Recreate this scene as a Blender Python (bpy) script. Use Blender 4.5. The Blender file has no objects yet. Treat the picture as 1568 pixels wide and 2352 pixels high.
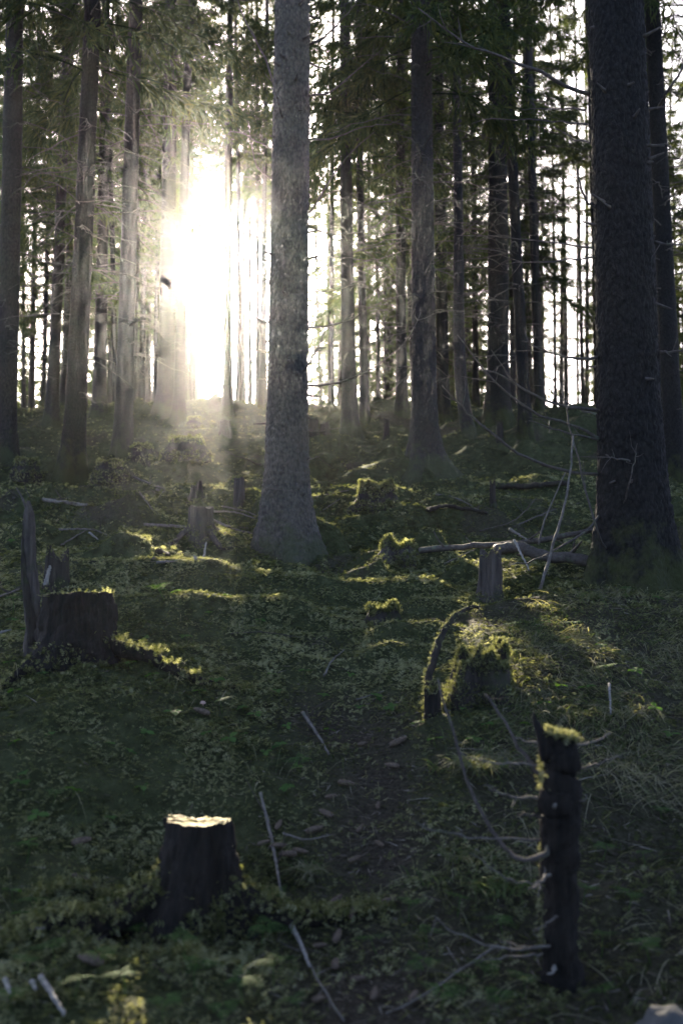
import bpy, math, random
import numpy as np
from mathutils import Vector, Matrix

# ------------------------------------------------------------------ camera, light, exposure
SC = bpy.context.scene
COL = SC.collection
F, CX, CY = 2287.0, 784.0, 1176.0          # layout measure: a 1568 x 2352 picture, 35 mm lens
PITCH = math.atan(124.0 / F)
EYE = np.array((0.0, 0.0, 1.5))

cam_d = bpy.data.cameras.new('camera')
cam = bpy.data.objects.new('camera', cam_d); COL.objects.link(cam)
cam.location = EYE
cam.rotation_euler = (math.pi / 2 + PITCH, 0, 0)
cam_d.sensor_fit = 'VERTICAL'; cam_d.sensor_height = 36.0; cam_d.sensor_width = 24.0; cam_d.lens = 35.0
cam_d.clip_start = 0.05; cam_d.clip_end = 2000
cam_d.dof.use_dof = True; cam_d.dof.focus_distance = 6.8; cam_d.dof.aperture_fstop = 2.0
SC.camera = cam

def ray(px, py):
    """direction through a picture point, scaled so that its y component is 1"""
    r = np.array((1.0, 0, 0)); f = np.array((0, math.cos(PITCH), math.sin(PITCH))); u = np.array((0, -math.sin(PITCH), math.cos(PITCH)))
    d = r * ((px - CX) / F) + u * ((CY - py) / F) + f
    return d / d[1]

SUN_DIR = ray(502, 606); SUN_DIR = SUN_DIR / np.linalg.norm(SUN_DIR)
SUN_EL = math.asin(SUN_DIR[2]); SUN_AZ = math.atan2(SUN_DIR[0], SUN_DIR[1])
sun_d = bpy.data.lights.new('sun', 'SUN'); sun_d.energy = 5.0; sun_d.angle = math.radians(0.53); sun_d.color = (1.0, 0.86, 0.66)
sun = bpy.data.objects.new('sun', sun_d); COL.objects.link(sun)
sun.rotation_euler = Vector(SUN_DIR).to_track_quat('Z', 'Y').to_euler()
sun.location = (0, 0, 60)

W = bpy.data.worlds.new('World'); SC.world = W; W.use_nodes = True
wn = W.node_tree.nodes; wl = W.node_tree.links
for n in list(wn): wn.remove(n)
sky = wn.new('ShaderNodeTexSky'); sky.sky_type = 'NISHITA'; sky.sun_disc = False
sky.sun_elevation = SUN_EL; sky.sun_rotation = SUN_AZ
sky.air_density = 0.25; sky.dust_density = 1.4; sky.ozone_density = 0.0
bg = wn.new('ShaderNodeBackground'); bg.inputs['Strength'].default_value = 0.15
wo = wn.new('ShaderNodeOutputWorld')
wl.new(sky.outputs[0], bg.inputs['Color']); wl.new(bg.outputs[0], wo.inputs['Surface'])

SC.view_settings.view_transform = 'Standard'; SC.view_settings.look = 'None'
SC.view_settings.gamma = 1.0; SC.view_settings.use_curve_mapping = False
SC.view_settings.exposure = 2.85
HAZE_DENSITY, HAZE_G = 0.0003, 0.905

cy = SC.cycles
cy.max_bounces = 5; cy.diffuse_bounces = 3; cy.glossy_bounces = 2; cy.transmission_bounces = 3; cy.volume_bounces = 1; cy.transparent_max_bounces = 8
cy.use_denoising = True
try:
    cy.denoiser = 'OPENIMAGEDENOISE'; cy.denoising_input_passes = 'RGB_ALBEDO_NORMAL'; cy.denoising_prefilter = 'ACCURATE'
except Exception: pass
cy.use_adaptive_sampling = True; cy.adaptive_threshold = 0.015
cy.sample_clamp_indirect = 4.0

RNG = np.random.default_rng(11)
PI = math.pi

# ------------------------------------------------------------------ noise
def h01(ix, iy, iz, seed):
    ix = ix.astype(np.int64); iy = iy.astype(np.int64); iz = np.asarray(iz).astype(np.int64)
    h = (ix * 374761393 + iy * 668265263 + iz * 2147483647 + seed * 144269504) & 0xffffffff
    h = ((h ^ (h >> 13)) * 1274126177) & 0xffffffff
    h = ((h ^ (h >> 15)) * 2246822519) & 0xffffffff
    return ((h ^ (h >> 16)) & 0xffffff) / float(0xffffff)
def vn2(x, y, seed=0):
    x = np.asarray(x, float); y = np.asarray(y, float)
    xi = np.floor(x); yi = np.floor(y); fx = x - xi; fy = y - yi
    u = fx * fx * fx * (fx * (fx * 6 - 15) + 10); v = fy * fy * fy * (fy * (fy * 6 - 15) + 10)
    z = np.zeros_like(xi)
    a = h01(xi, yi, z, seed); b = h01(xi + 1, yi, z, seed); c = h01(xi, yi + 1, z, seed); d = h01(xi + 1, yi + 1, z, seed)
    return (a * (1 - u) + b * u) * (1 - v) + (c * (1 - u) + d * u) * v * 1.0
def fbm2(x, y, seed=0, o=3):
    s = 0; a = 0.5
    for k in range(o):
        s = s + a * (vn2(x * 2 ** k + 17.3 * k, y * 2 ** k - 9.1 * k, seed + k) * 2 - 1); a *= 0.5
    return s
def worley3(p, seed=0):
    c = np.floor(p); f1 = np.full(len(p), 9.0); f2 = np.full(len(p), 9.0); idv = np.zeros(len(p))
    for i in (-1, 0, 1):
        for j in (-1, 0, 1):
            for k in (-1, 0, 1):
                q = c + (i, j, k)
                o = np.stack([h01(q[:, 0], q[:, 1], q[:, 2], seed + s) for s in (0, 7, 13)], 1)
                d = np.linalg.norm(q + o - p, axis=1)
                n = d < f1
                f2 = np.where(n, f1, np.minimum(f2, d)); idv = np.where(n, o[:, 0], idv); f1 = np.where(n, d, f1)
    return f1, f2, idv
def sstep(a, b, x):
    t = np.clip((x - a) / (b - a), 0, 1); return t * t * (3 - 2 * t)

# ------------------------------------------------------------------ terrain
PROF = np.array([(-70, -4.0), (-20, -2.2), (-5, -1.6), (0, -1.5), (2.6, -1.22), (3.4, -1.2), (4, -.95), (5, -.68), (6, -.45), (7, -.25), (9, .08),
                 (12, .75), (15, 1.35), (20, 2.7), (26, 3.95), (31, 4.75), (35, 5.0), (40, 4.5), (50, 2.4), (70, -3), (100, -13), (170, -32)])
_yy = np.arange(-80, 175, 0.05); _zz = np.interp(_yy, PROF[:, 0], PROF[:, 1])
_k = np.exp(-0.5 * (np.arange(-20, 21) / 7.0) ** 2); _k /= _k.sum()
_zz = np.convolve(np.pad(_zz, 20, mode='edge'), _k, mode='valid')
def base_z(y): return np.interp(y, _yy, _zz)
def warp(x, y):
    yy = np.maximum(y, 1.5)
    return x / (yy + 1.0) * 4.0, np.log(yy + 1.0) * 3.2
CTRL = [(200, 2340, 2.7), (784, 2350, 2.7), (1400, 2330, 2.8), (455, 2160, 3.45), (1290, 2290, 3.1), (850, 2000, 3.6), (850, 1850, 4.0), (860, 1720, 4.5),
        (800, 1600, 5.1), (700, 1480, 5.9), (700, 1400, 6.7), (850, 1340, 7.3), (850, 1290, 8.0), (650, 1285, 9.0), (180, 1520, 5.1), (60, 1620, 4.6),
        (250, 1640, 4.5), (200, 1745, 4.2), (200, 1900, 3.9), (150, 2080, 3.4), (460, 1250, 9.0), (100, 1340, 6.6), (300, 1305, 7.2), (430, 1335, 7.0),
        (60, 1235, 9.0), (200, 1135, 12.5), (450, 1135, 12), (168, 1085, 15.3), (283, 1050, 16.5), (20, 1080, 14), (385, 960, 22), (418, 988, 20.5),
        (523, 945, 26), (118, 975, 23), (228, 950, 25), (803, 995, 20.5), (837, 970, 25), (922, 955, 27), (975, 1130, 13.5), (1018, 965, 24), (1072, 1000, 20),
        (1143, 970, 20), (1205, 1005, 17.5), (1235, 942, 27), (1455, 1335, 6.9), (1125, 1380, 6.7), (1250, 1290, 8), (1200, 1180, 11), (1250, 1075, 14),
        (1540, 1100, 13), (1300, 1420, 5.9), (1350, 1600, 4.9), (1400, 1750, 4.3), (1450, 1950, 3.7), (1500, 2150, 3.2), (1080, 1600, 4.9), (1000, 1630, 4.65),
        (1050, 1850, 3.95), (1050, 2060, 3.4), (860, 1180, 10.5), (1120, 1150, 11.5), (1320, 945, 29), (600, 938, 31), (870, 940, 30), (400, 2200, 3.15)]
_cp = np.array([ray(a, b) * d + EYE for a, b, d in CTRL]); _cp[:, 1] = [c[2] for c in CTRL]
_cq = np.stack(warp(_cp[:, 0], _cp[:, 1]), 1); SIG = 0.42
_A = np.exp(-((_cq[:, None, :] - _cq[None]) ** 2).sum(-1) / (2 * SIG ** 2)) + np.eye(len(_cq)) * 0.25
_wr = np.linalg.solve(_A, (_cp[:, 2] - EYE[2]) - base_z(_cp[:, 1]))
def smooth_z(x, y):
    x = np.asarray(x, float); y = np.asarray(y, float)
    q = warp(x, y); z = base_z(y).copy()
    for i in range(len(_cq)):
        z = z + _wr[i] * np.exp(-((q[0] - _cq[i, 0]) ** 2 + (q[1] - _cq[i, 1]) ** 2) / (2 * SIG ** 2))
    return z + EYE[2]
# mossy hummocks: picture x, picture y of the foot, depth, half width in px, height in px, depth/width ratio
MOUND_PX = [(300, 1200, 10.0, 120, 58, .5), (290, 1298, 7.4, 70, 64, .8), (430, 1120, 13.2, 85, 70, .8), (320, 1060, 15.2, 45, 28, .8), (1250, 1060, 14.8, 95, 42, .5), (880, 1080, 15, 65, 24, .6),
            (880, 1195, 9.6, 110, 10, .5), (750, 1225, 9.0, 50, 22, .8), (990, 1245, 8.4, 45, 28, .7), (480, 1330, 6.7, 330, 26, .35), (560, 1395, 6.1, 200, 22, .35),
            (840, 1320, 7.5, 60, 18, .6), (940, 1350, 6.9, 90, 18, .5), (950, 1450, 5.9, 90, 20, .5), (880, 1500, 5.5, 60, 22, .6), (1100, 1560, 5.2, 80, 45, .7), (1250, 1400, 6.25, 110, 14, .4),
            (85, 1080, 14.2, 70, 25, .8), (450, 985, 21.5, 50, 20, .7), (560, 1030, 17.5, 70, 22, .7), (740, 1060, 14.5, 60, 18, .7), (1110, 1175, 10.6, 90, 20, .6),
            (1290, 1160, 11.5, 80, 22, .5), (60, 1250, 8.7, 90, 22, .5), (1060, 1320, 7.3, 40, 16, .7), (620, 1500, 5.7, 130, 16, .5), (1240, 1000, 17.4, 70, 16, .6), (100, 1180, 11, 90, 20, .5),
            (230, 1655, 4.45, 210, 30, .4), (1100, 1790, 4.15, 60, 26, .7), (640, 1160, 12.2, 60, 22, .7)]
MOUNDS = []
_mr = np.random.default_rng(5)
for _ in range(40):
    _y = _mr.uniform(13, 30); _x = _mr.uniform(-.4, .4) * _y; _w = _mr.uniform(.28, .75) * (.8 + .02 * _y); MOUNDS.append((_x, _y, _w, _w * _mr.uniform(.5, .9), _mr.uniform(.12, .32)))
PATH = np.array([(850, 2352, 2.7), (835, 2100, 3.35), (850, 1950, 3.7), (880, 1800, 4.2), (850, 1700, 4.55), (760, 1640, 4.85)], float)
PATH_W = np.array([((a - CX) / F * d, d) for a, b, d in PATH])
def path_dist(x, y):
    best = np.full(np.shape(x), 9.0)
    for (x0, y0), (x1, y1) in zip(PATH_W[:-1], PATH_W[1:]):
        dx, dy = x1 - x0, y1 - y0
        t = np.clip(((x - x0) * dx + (y - y0) * dy) / (dx * dx + dy * dy), 0, 1)
        best = np.minimum(best, np.hypot(x - x0 - t * dx, y - y0 - t * dy))
    return best
def right_zone(x, y):
    xr = np.interp(y, [2.0, 3.6, 4.3, 4.9, 6, 6.6, 7.5, 8.2], [.25, .2, .5, .82, 1.1, 1.5, 2.3, 4.0])
    return sstep(-.12, .18, x - xr + .12 * fbm2(x * 3, y * 3, 77)) * (y < 8.4)
def ground_z(x, y):
    x = np.asarray(x, float); y = np.asarray(y, float)
    z = smooth_z(x, y)
    for cx_, cy_, wx, wy, h in MOUNDS:
        r2 = ((x - cx_) / wx) ** 2 + ((y - cy_) / wy) ** 2
        z = z + np.where(r2 < 6, h * np.exp(-np.minimum(r2, 8) ** 1.6), 0)
    near = sstep(5.5, 11, y)
    pd = path_dist(x, y); flat = 1 - .6 * np.exp(-(pd / .3) ** 2)
    z = z + flat * (.06 + .16 * near) * fbm2(x * .9, y * .9, 3, 2)
    bill = 1 - np.abs(vn2(x * 1.7 + 3, y * 2.1, 21) * 2 - 1)
    z = z + flat * (.05 + .17 * near) * (bill * bill - .35)
    z = z + flat * (.045 + .015 * near) * fbm2(x * 3.1, y * 4.3, 31, 3)
    z = z - .05 * np.exp(-(pd / .22) ** 2)
    return z
for a, b, d, w, h, k in MOUND_PX:                 # each hummock rises to the height its top has in the picture
    w_ = w * d / F; mx = ray(a, b)[0] * d; my = d + w_ * k * .6
    need = EYE[2] + ray(a, b - h * 1.05)[2] * my - float(ground_z(np.array([mx]), np.array([my]))[0])
    MOUNDS.append((mx, my, w_, w_ * k, max(.04, need)))
def G(px, py):
    """where the line of sight through a picture point meets the ground"""
    d = np.concatenate([np.arange(1.6, 12, .01), np.arange(12, 60, .04)])
    r = ray(px, py); x = r[0] * d; z = EYE[2] + r[2] * d
    g = ground_z(x, d) - z
    i = np.argmax(g > 0) if (g > 0).any() else len(d) - 1
    return np.array((x[i], d[i], z[i]))
def gz(x, y): return float(ground_z(np.array([x]), np.array([y]))[0])
def PT(px, py, d):
    r = ray(px, py); return np.array((r[0] * d, d, EYE[2] + r[2] * d))

# ------------------------------------------------------------------ materials
def mat(name, build, rough=.85):
    m = bpy.data.materials.new(name); m.use_nodes = True
    nt = m.node_tree; b = nt.nodes['Principled BSDF']; b.inputs['Roughness'].default_value = rough
    b.inputs['Specular IOR Level'].default_value = .25
    build(nt, b); return m
def N(nt, t, **kw):
    n = nt.nodes.new(t)
    for k, v in kw.items():
        if k in n.inputs: n.inputs[k].default_value = v
        else: setattr(n, k, v)
    return n
def ramp(nt, fac, stops):
    r = nt.nodes.new('ShaderNodeValToRGB'); e = r.color_ramp.elements
    while len(e) < len(stops): e.new(.5)
    for i, (p, c) in enumerate(stops): e[i].position = p; e[i].color = (*c, 1)
    nt.links.new(fac, r.inputs[0]); return r.outputs[0]
def coords(nt, scale=(1, 1, 1), kind='Object'):
    tc = nt.nodes.new('ShaderNodeTexCoord'); mp = nt.nodes.new('ShaderNodeMapping'); mp.inputs['Scale'].default_value = scale
    nt.links.new(tc.outputs[kind], mp.inputs[0]); return mp.outputs[0]
def noise(nt, vec, s, detail=4, rough=.6):
    n = N(nt, 'ShaderNodeTexNoise', Scale=s, Detail=detail, Roughness=rough); nt.links.new(vec, n.inputs['Vector']); return n.outputs['Fac']
def mixc(nt, fac, a, b, blend='MIX'):
    m = nt.nodes.new('ShaderNodeMix'); m.data_type = 'RGBA'; m.blend_type = blend
    if isinstance(fac, float): m.inputs[0].default_value = fac
    else: nt.links.new(fac, m.inputs[0])
    for s, v in ((6, a), (7, b)):
        if isinstance(v, tuple): m.inputs[s].default_value = (*v, 1)
        else: nt.links.new(v, m.inputs[s])
    return m.outputs[2]
def bump(nt, b, h, strength, dist):
    n = N(nt, 'ShaderNodeBump', Strength=strength, Distance=dist); nt.links.new(h, n.inputs['Height']); nt.links.new(n.outputs[0], b.inputs['Normal'])
def mth(nt, op, a, b=None):
    m = nt.nodes.new('ShaderNodeMath'); m.operation = op
    for i, v in enumerate((a, b)):
        if v is None: continue
        if isinstance(v, (int, float)): m.inputs[i].default_value = v
        else: nt.links.new(v, m.inputs[i])
    return m.outputs[0]

def bark_build(plate, dark, lightc, lich, lich_at=.62, sc=34, spec=.3):
    def f(nt, b):
        v = coords(nt, (1, 1, .55)); vo = N(nt, 'ShaderNodeTexVoronoi', Scale=sc, Randomness=1.0); vo.feature = 'F1'
        nz = noise(nt, v, 9, 3); vv = nt.nodes.new('ShaderNodeVectorMath'); vv.operation = 'ADD'
        nt.links.new(v, vv.inputs[0])
        sc_ = nt.nodes.new('ShaderNodeVectorMath'); sc_.operation = 'SCALE'; sc_.inputs['Scale'].default_value = .03
        nn = N(nt, 'ShaderNodeTexNoise', Scale=22, Detail=2); nt.links.new(v, nn.inputs['Vector']); nt.links.new(nn.outputs['Color'], sc_.inputs[0])
        nt.links.new(sc_.outputs[0], vv.inputs[1]); nt.links.new(vv.outputs[0], vo.inputs['Vector'])
        edge = vo.outputs['Distance']; cell = vo.outputs['Color']
        c = ramp(nt, noise(nt, v, 60, 4, .7), [(.3, dark), (.7, plate)])
        c = mixc(nt, mth(nt, 'MULTIPLY', cell, .5), c, lightc)
        c = mixc(nt, ramp(nt, noise(nt, coords(nt), 6, 5, .7), [(lich_at, (0, 0, 0)), (lich_at + .1, (.8, .8, .8))]), c, lich)
        c = mixc(nt, ramp(nt, edge, [(.45, (0, 0, 0)), (.85, (.6, .6, .6))]), c, tuple(x * .6 for x in dark))
        sx = nt.nodes.new('ShaderNodeSeparateXYZ'); nt.links.new(coords(nt), sx.inputs[0])
        low = mth(nt, 'SUBTRACT', mth(nt, 'ADD', noise(nt, coords(nt), 5, 5, .75), .12), mth(nt, 'MULTIPLY', sx.outputs[2], .55))
        c = mixc(nt, ramp(nt, low, [(.42, (0, 0, 0)), (.6, (.75, .75, .75))]), c, (.050, .055, .018))
        nt.links.new(c, b.inputs['Base Color']); b.inputs['Specular IOR Level'].default_value = spec
        h = mth(nt, 'ADD', mth(nt, 'MULTIPLY', edge, -1.0), mth(nt, 'MULTIPLY', noise(nt, v, 90, 4, .7), .6))
        bump(nt, b, h, .7, .008)
    return f
M = {}
M['bark'] = mat('spruce_bark', bark_build((.036, .028, .022), (.013, .0105, .009), (.056, .045, .037), (.052, .053, .041), .62, 44), .8)
M['bark_grey'] = mat('grey_spruce_bark', bark_build((.098, .084, .064), (.030, .025, .020), (.128, .113, .090), (.095, .097, .068), .64, 44), .75)
M['bark_dark'] = mat('dark_spruce_bark', bark_build((.021, .018, .0155), (.0075, .0066, .006), (.038, .034, .030), (.048, .047, .040), .66, 52, .12), .8)
def wood(nt, b):
    v = coords(nt, (14, 14, 1.1)); g = noise(nt, v, 3, 6, .65)
    c = ramp(nt, g, [(.3, (.022, .018, .015)), (.55, (.075, .060, .050)), (.8, (.15, .128, .108))])
    c = mixc(nt, ramp(nt, noise(nt, coords(nt), 7, 4), [(.55, (0, 0, 0)), (.7, (.7, .7, .7))]), c, (.045, .055, .02))
    nt.links.new(c, b.inputs['Base Color']); bump(nt, b, g, .8, .015)
M['wood'] = mat('weathered_wood', wood)
def wood_dark(nt, b):
    v = coords(nt, (14, 14, 1.2)); g = noise(nt, v, 3, 6, .65)
    c = ramp(nt, g, [(.3, (.012, .010, .008)), (.6, (.045, .035, .026)), (.85, (.085, .07, .052))])
    c = mixc(nt, ramp(nt, noise(nt, coords(nt), 8, 4), [(.52, (0, 0, 0)), (.68, (.8, .8, .8))]), c, (.04, .05, .016))
    nt.links.new(c, b.inputs['Base Color']); bump(nt, b, g, .9, .015)
M['wood_dark'] = mat('dark_rotting_wood', wood_dark)
def wood_black(nt, b):
    v = coords(nt, (16, 16, 1.4)); g = noise(nt, v, 3, 6, .7)
    nt.links.new(ramp(nt, g, [(.3, (.007, .006, .005)), (.6, (.027, .021, .016)), (.85, (.07, .056, .042))]), b.inputs['Base Color']); bump(nt, b, g, 1.0, .02)
M['wood_black'] = mat('charred_looking_snag_wood', wood_black)
def cutface(nt, b):
    v = coords(nt); g = noise(nt, v, 26, 5, .7)
    c = ramp(nt, g, [(.3, (.06, .045, .02)), (.5, (.19, .145, .07)), (.7, (.27, .215, .11))])
    c = mixc(nt, ramp(nt, noise(nt, v, 14, 4), [(.45, (0, 0, 0)), (.6, (.9, .9, .9))]), c, (.16, .16, .04))
    nt.links.new(c, b.inputs['Base Color']); bump(nt, b, g, .8, .01)
M['cut'] = mat('weathered_cut_face', cutface)
def deadwood(lo, hi):
    def f(nt, b):
        g = noise(nt, coords(nt), 40, 4, .7); c = ramp(nt, g, [(.3, lo), (.7, hi)])
        c = mixc(nt, ramp(nt, noise(nt, coords(nt), 12, 3), [(.58, (0, 0, 0)), (.68, (.7, .7, .7))]), c, (.12, .135, .085))
        nt.links.new(c, b.inputs['Base Color']); bump(nt, b, g, .5, .004)
    return f
M['twig'] = mat('dead_branch_wood', deadwood((.045, .036, .030), (.12, .10, .085)))
M['stick'] = mat('grey_fallen_wood', deadwood((.075, .062, .052), (.21, .185, .158)))
M['pale'] = mat('pale_bare_wood', deadwood((.16, .145, .125), (.34, .315, .28)))
def leafy(name, stops, trans, transfac, attr='tone', rough=.6):
    m = bpy.data.materials.new(name); m.use_nodes = True; nt = m.node_tree; b = nt.nodes['Principled BSDF']; o = nt.nodes['Material Output']
    at = N(nt, 'ShaderNodeAttribute'); at.attribute_name = attr
    c = ramp(nt, at.outputs['Fac'], stops); nt.links.new(c, b.inputs['Base Color'])
    b.inputs['Roughness'].default_value = max(rough, .75); b.inputs['Specular IOR Level'].default_value = .08
    t = N(nt, 'ShaderNodeBsdfTranslucent'); nt.links.new(mixc(nt, 1.0, c, trans, 'MULTIPLY'), t.inputs['Color'])
    mx = N(nt, 'ShaderNodeMixShader'); mx.inputs[0].default_value = transfac
    nt.links.new(b.outputs[0], mx.inputs[1]); nt.links.new(t.outputs[0], mx.inputs[2]); nt.links.new(mx.outputs[0], o.inputs['Surface'])
    return m
M['needles'] = leafy('spruce_needles', [(0, (.016, .026, .014)), (.6, (.035, .055, .024)), (1, (.075, .090, .032))], (2.2, 2.0, 1.0), .35)
M['moss'] = leafy('feather_moss', [(0, (.020, .028, .011)), (.5, (.114, .122, .050)), (1, (.315, .31, .185))], (1.6, 1.6, 1.0), .42, rough=.7)
M['grass'] = leafy('forest_grass', [(0, (.030, .050, .018)), (.35, (.085, .12, .045)), (.6, (.17, .165, .10)), (1, (.34, .31, .23))], (1.8, 1.8, .8), .35, rough=.45)
M['fern'] = leafy('fern_leaf', [(0, (.035, .075, .022)), (1, (.10, .17, .05))], (1.8, 2.0, .6), .38, rough=.5)
M['litter'] = leafy('needle_litter', [(0, (.035, .027, .020)), (.5, (.14, .115, .09)), (1, (.36, .32, .27))], (1, .9, .7), .1, rough=.8)
def ground_mat(nt, b):
    a = N(nt, 'ShaderNodeAttribute'); a.attribute_name = 'zone'; sep = nt.nodes.new('ShaderNodeSeparateColor'); nt.links.new(a.outputs['Color'], sep.inputs[0])
    v = coords(nt); n1 = noise(nt, v, 11, 6, .7); n2 = noise(nt, v, 60, 4, .7); n3 = noise(nt, v, 1.6, 3)
    moss = ramp(nt, n1, [(.3, (.012, .016, .007)), (.55, (.058, .068, .028)), (.75, (.13, .142, .070))])
    moss = mixc(nt, mth(nt, 'MULTIPLY', n3, .35), moss, (.08, .075, .032))
    lit = ramp(nt, n2, [(.3, (.022, .018, .013)), (.55, (.070, .056, .042)), (.8, (.17, .14, .11))])
    c = mixc(nt, sep.outputs[0], moss, lit); nt.links.new(c, b.inputs['Base Color'])
    h = mth(nt, 'ADD', mth(nt, 'MULTIPLY', n1, 1.0), mth(nt, 'MULTIPLY', n2, .35)); bump(nt, b, h, 1.0, .05)
    b.inputs['Roughness'].default_value = .95; b.inputs['Specular IOR Level'].default_value = .1
M['ground'] = mat('forest_floor', ground_mat)
def rock(nt, b):
    g = noise(nt, coords(nt), 9, 6, .7); nt.links.new(ramp(nt, g, [(.3, (.045, .045, .042)), (.7, (.11, .11, .105))]), b.inputs['Base Color']); bump(nt, b, g, .5, .02)
M['rock'] = mat('grey_rock', rock)
def conem(nt, b):
    g = noise(nt, coords(nt), 90, 3); nt.links.new(ramp(nt, g, [(.3, (.06, .043, .031)), (.7, (.19, .14, .10))]), b.inputs['Base Color'])
M['cone'] = mat('spruce_cone_scales', conem)
M['cap'] = mat('mushroom_cap', lambda nt, b: setattr(b.inputs['Base Color'], 'default_value', (.45, .30, .25, 1)))

# ------------------------------------------------------------------ mesh helpers
class MB:
    def __init__(s): s.v = []; s.t = []; s.q = []; s.n = 0; s.tone = []
    def add(s, v, tris=None, quads=None, tone=.5):
        v = np.asarray(v, float).reshape(-1, 3)
        if tris is not None and len(tris): s.t.append(np.asarray(tris) + s.n)
        if quads is not None and len(quads): s.q.append(np.asarray(quads) + s.n)
        s.v.append(v); s.tone.append(np.broadcast_to(np.asarray(tone, float), (len(v),)).copy()); s.n += len(v)
    def mesh(s, name, m, smooth=True, tone=False):
        me = bpy.data.meshes.new(name)
        v = np.concatenate(s.v); t = np.concatenate(s.t) if s.t else np.zeros((0, 3), int); q = np.concatenate(s.q) if s.q else np.zeros((0, 4), int)
        me.vertices.add(len(v)); me.vertices.foreach_set('co', v.ravel().astype(np.float32))
        lv = np.concatenate([t.ravel(), q.ravel()]).astype(np.int32)
        me.loops.add(len(lv)); me.loops.foreach_set('vertex_index', lv)
        st = np.concatenate([np.arange(len(t)) * 3, len(t) * 3 + np.arange(len(q)) * 4]).astype(np.int32)
        me.polygons.add(len(st)); me.polygons.foreach_set('loop_start', st)
        me.polygons.foreach_set('use_smooth', np.full(len(st), smooth))
        if tone:
            a = me.attributes.new('tone', 'FLOAT', 'POINT'); a.data.foreach_set('value', np.concatenate(s.tone).astype(np.float32))
        me.update(calc_edges=True); me.validate()
        me.materials.append(m); return me
def obj(name, me, parent=None, loc=None, label=None, cat=None, group=None, kind=None):
    o = bpy.data.objects.new(name, me); COL.objects.link(o)
    if parent is not None: o.parent = parent
    if loc is not None: o.location = loc
    for k, v in (('label', label), ('category', cat), ('group', group), ('kind', kind)):
        if v: o[k] = v
    return o
def thing(name, label, cat, loc, group=None): return obj(name, None, None, loc, label, cat, group)

def tube(mb, pts, rad, sides=6, cap=True, wob=0, tone=.5):
    pts = np.asarray(pts, float); n = len(pts); rad = np.broadcast_to(np.asarray(rad, float), (n,))
    t = np.gradient(pts, axis=0); t /= np.linalg.norm(t, axis=1)[:, None] + 1e-9
    ref = np.array((0, 0, 1.0)) if abs(t[:, 2]).mean() < .8 else np.array((1.0, 0, 0))
    u = np.cross(t, ref); u /= np.linalg.norm(u, axis=1)[:, None] + 1e-9; w = np.cross(t, u)
    a = np.arange(sides) / sides * 2 * PI
    r = rad[:, None] * (1 + (RNG.random((n, sides)) - .5) * wob)
    v = pts[:, None, :] + r[..., None] * (np.cos(a)[None, :, None] * u[:, None] + np.sin(a)[None, :, None] * w[:, None])
    i = np.arange(n - 1)[:, None] * sides + np.arange(sides)[None]; j = np.arange(n - 1)[:, None] * sides + (np.arange(sides)[None] + 1) % sides
    q = np.stack([i, j, j + sides, i + sides], -1).reshape(-1, 4)
    vv = v.reshape(-1, 3); tr = []
    if cap:
        vv = np.concatenate([vv, pts[:1], pts[-1:]]); b0 = n * sides
        for k in range(sides):
            tr.append((b0, (k + 1) % sides, k)); tr.append((b0 + 1, (n - 1) * sides + k, (n - 1) * sides + (k + 1) % sides))
    mb.add(vv, tr, q, tone)
def spline(pts, n):
    """Catmull-Rom through the points"""
    p = np.asarray(pts, float)
    if len(p) == 2: return p[0] + (p[1] - p[0]) * np.linspace(0, 1, n)[:, None]
    p = np.concatenate([2 * p[:1] - p[1:2], p, 2 * p[-1:] - p[-2:-1]]); out = []
    for s in np.linspace(0, len(p) - 3 - 1e-6, n):
        i = int(s); t = s - i; a, b, c, d = p[i:i + 4]
        out.append(.5 * (2 * b + (c - a) * t + (2 * a - 5 * b + 4 * c - d) * t * t + (3 * b - a - 3 * c + d) * t ** 3))
    return np.array(out)
def jitter(p, a):
    n = RNG.normal(0, a, p.shape); n[0] = 0; return p + n

# feather moss / foliage fronds, all at once
def fronds(mb, pos, axis, up, L, wid, tone, pairs=4, droop=.25):
    n = len(pos); axis = axis / (np.linalg.norm(axis, axis=1)[:, None] + 1e-9)
    s = np.cross(axis, up); s /= np.linalg.norm(s, axis=1)[:, None] + 1e-9
    nn = np.cross(s, axis); L = L[:, None]; W = wid[:, None]; V = []; 
    for k in range(pairs):
        t = k / pairs; p = pos + axis * L * t - nn * L * droop * t * t; w = W * (1 - .55 * t) * (.55 + .45 * min(1, t * 4 + .4))
        for sg in (-1, 1):
            V += [p - axis * L * .02, p + axis * L * (.7 / pairs), p + axis * L * (.9 / pairs) + sg * s * w - nn * L * droop * (t * .5 + .12)]
    t = .8; p = pos + axis * L * t - nn * L * droop * t * t
    V += [p - s * W * .22, p + s * W * .22, pos + axis * L * 1.05 - nn * L * droop * 1.15]
    V = np.stack(V, 1); m = V.shape[1]
    mb.add(V.reshape(-1, 3), np.arange(n * m).reshape(-1, 3), None, np.repeat(tone, m))

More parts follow.
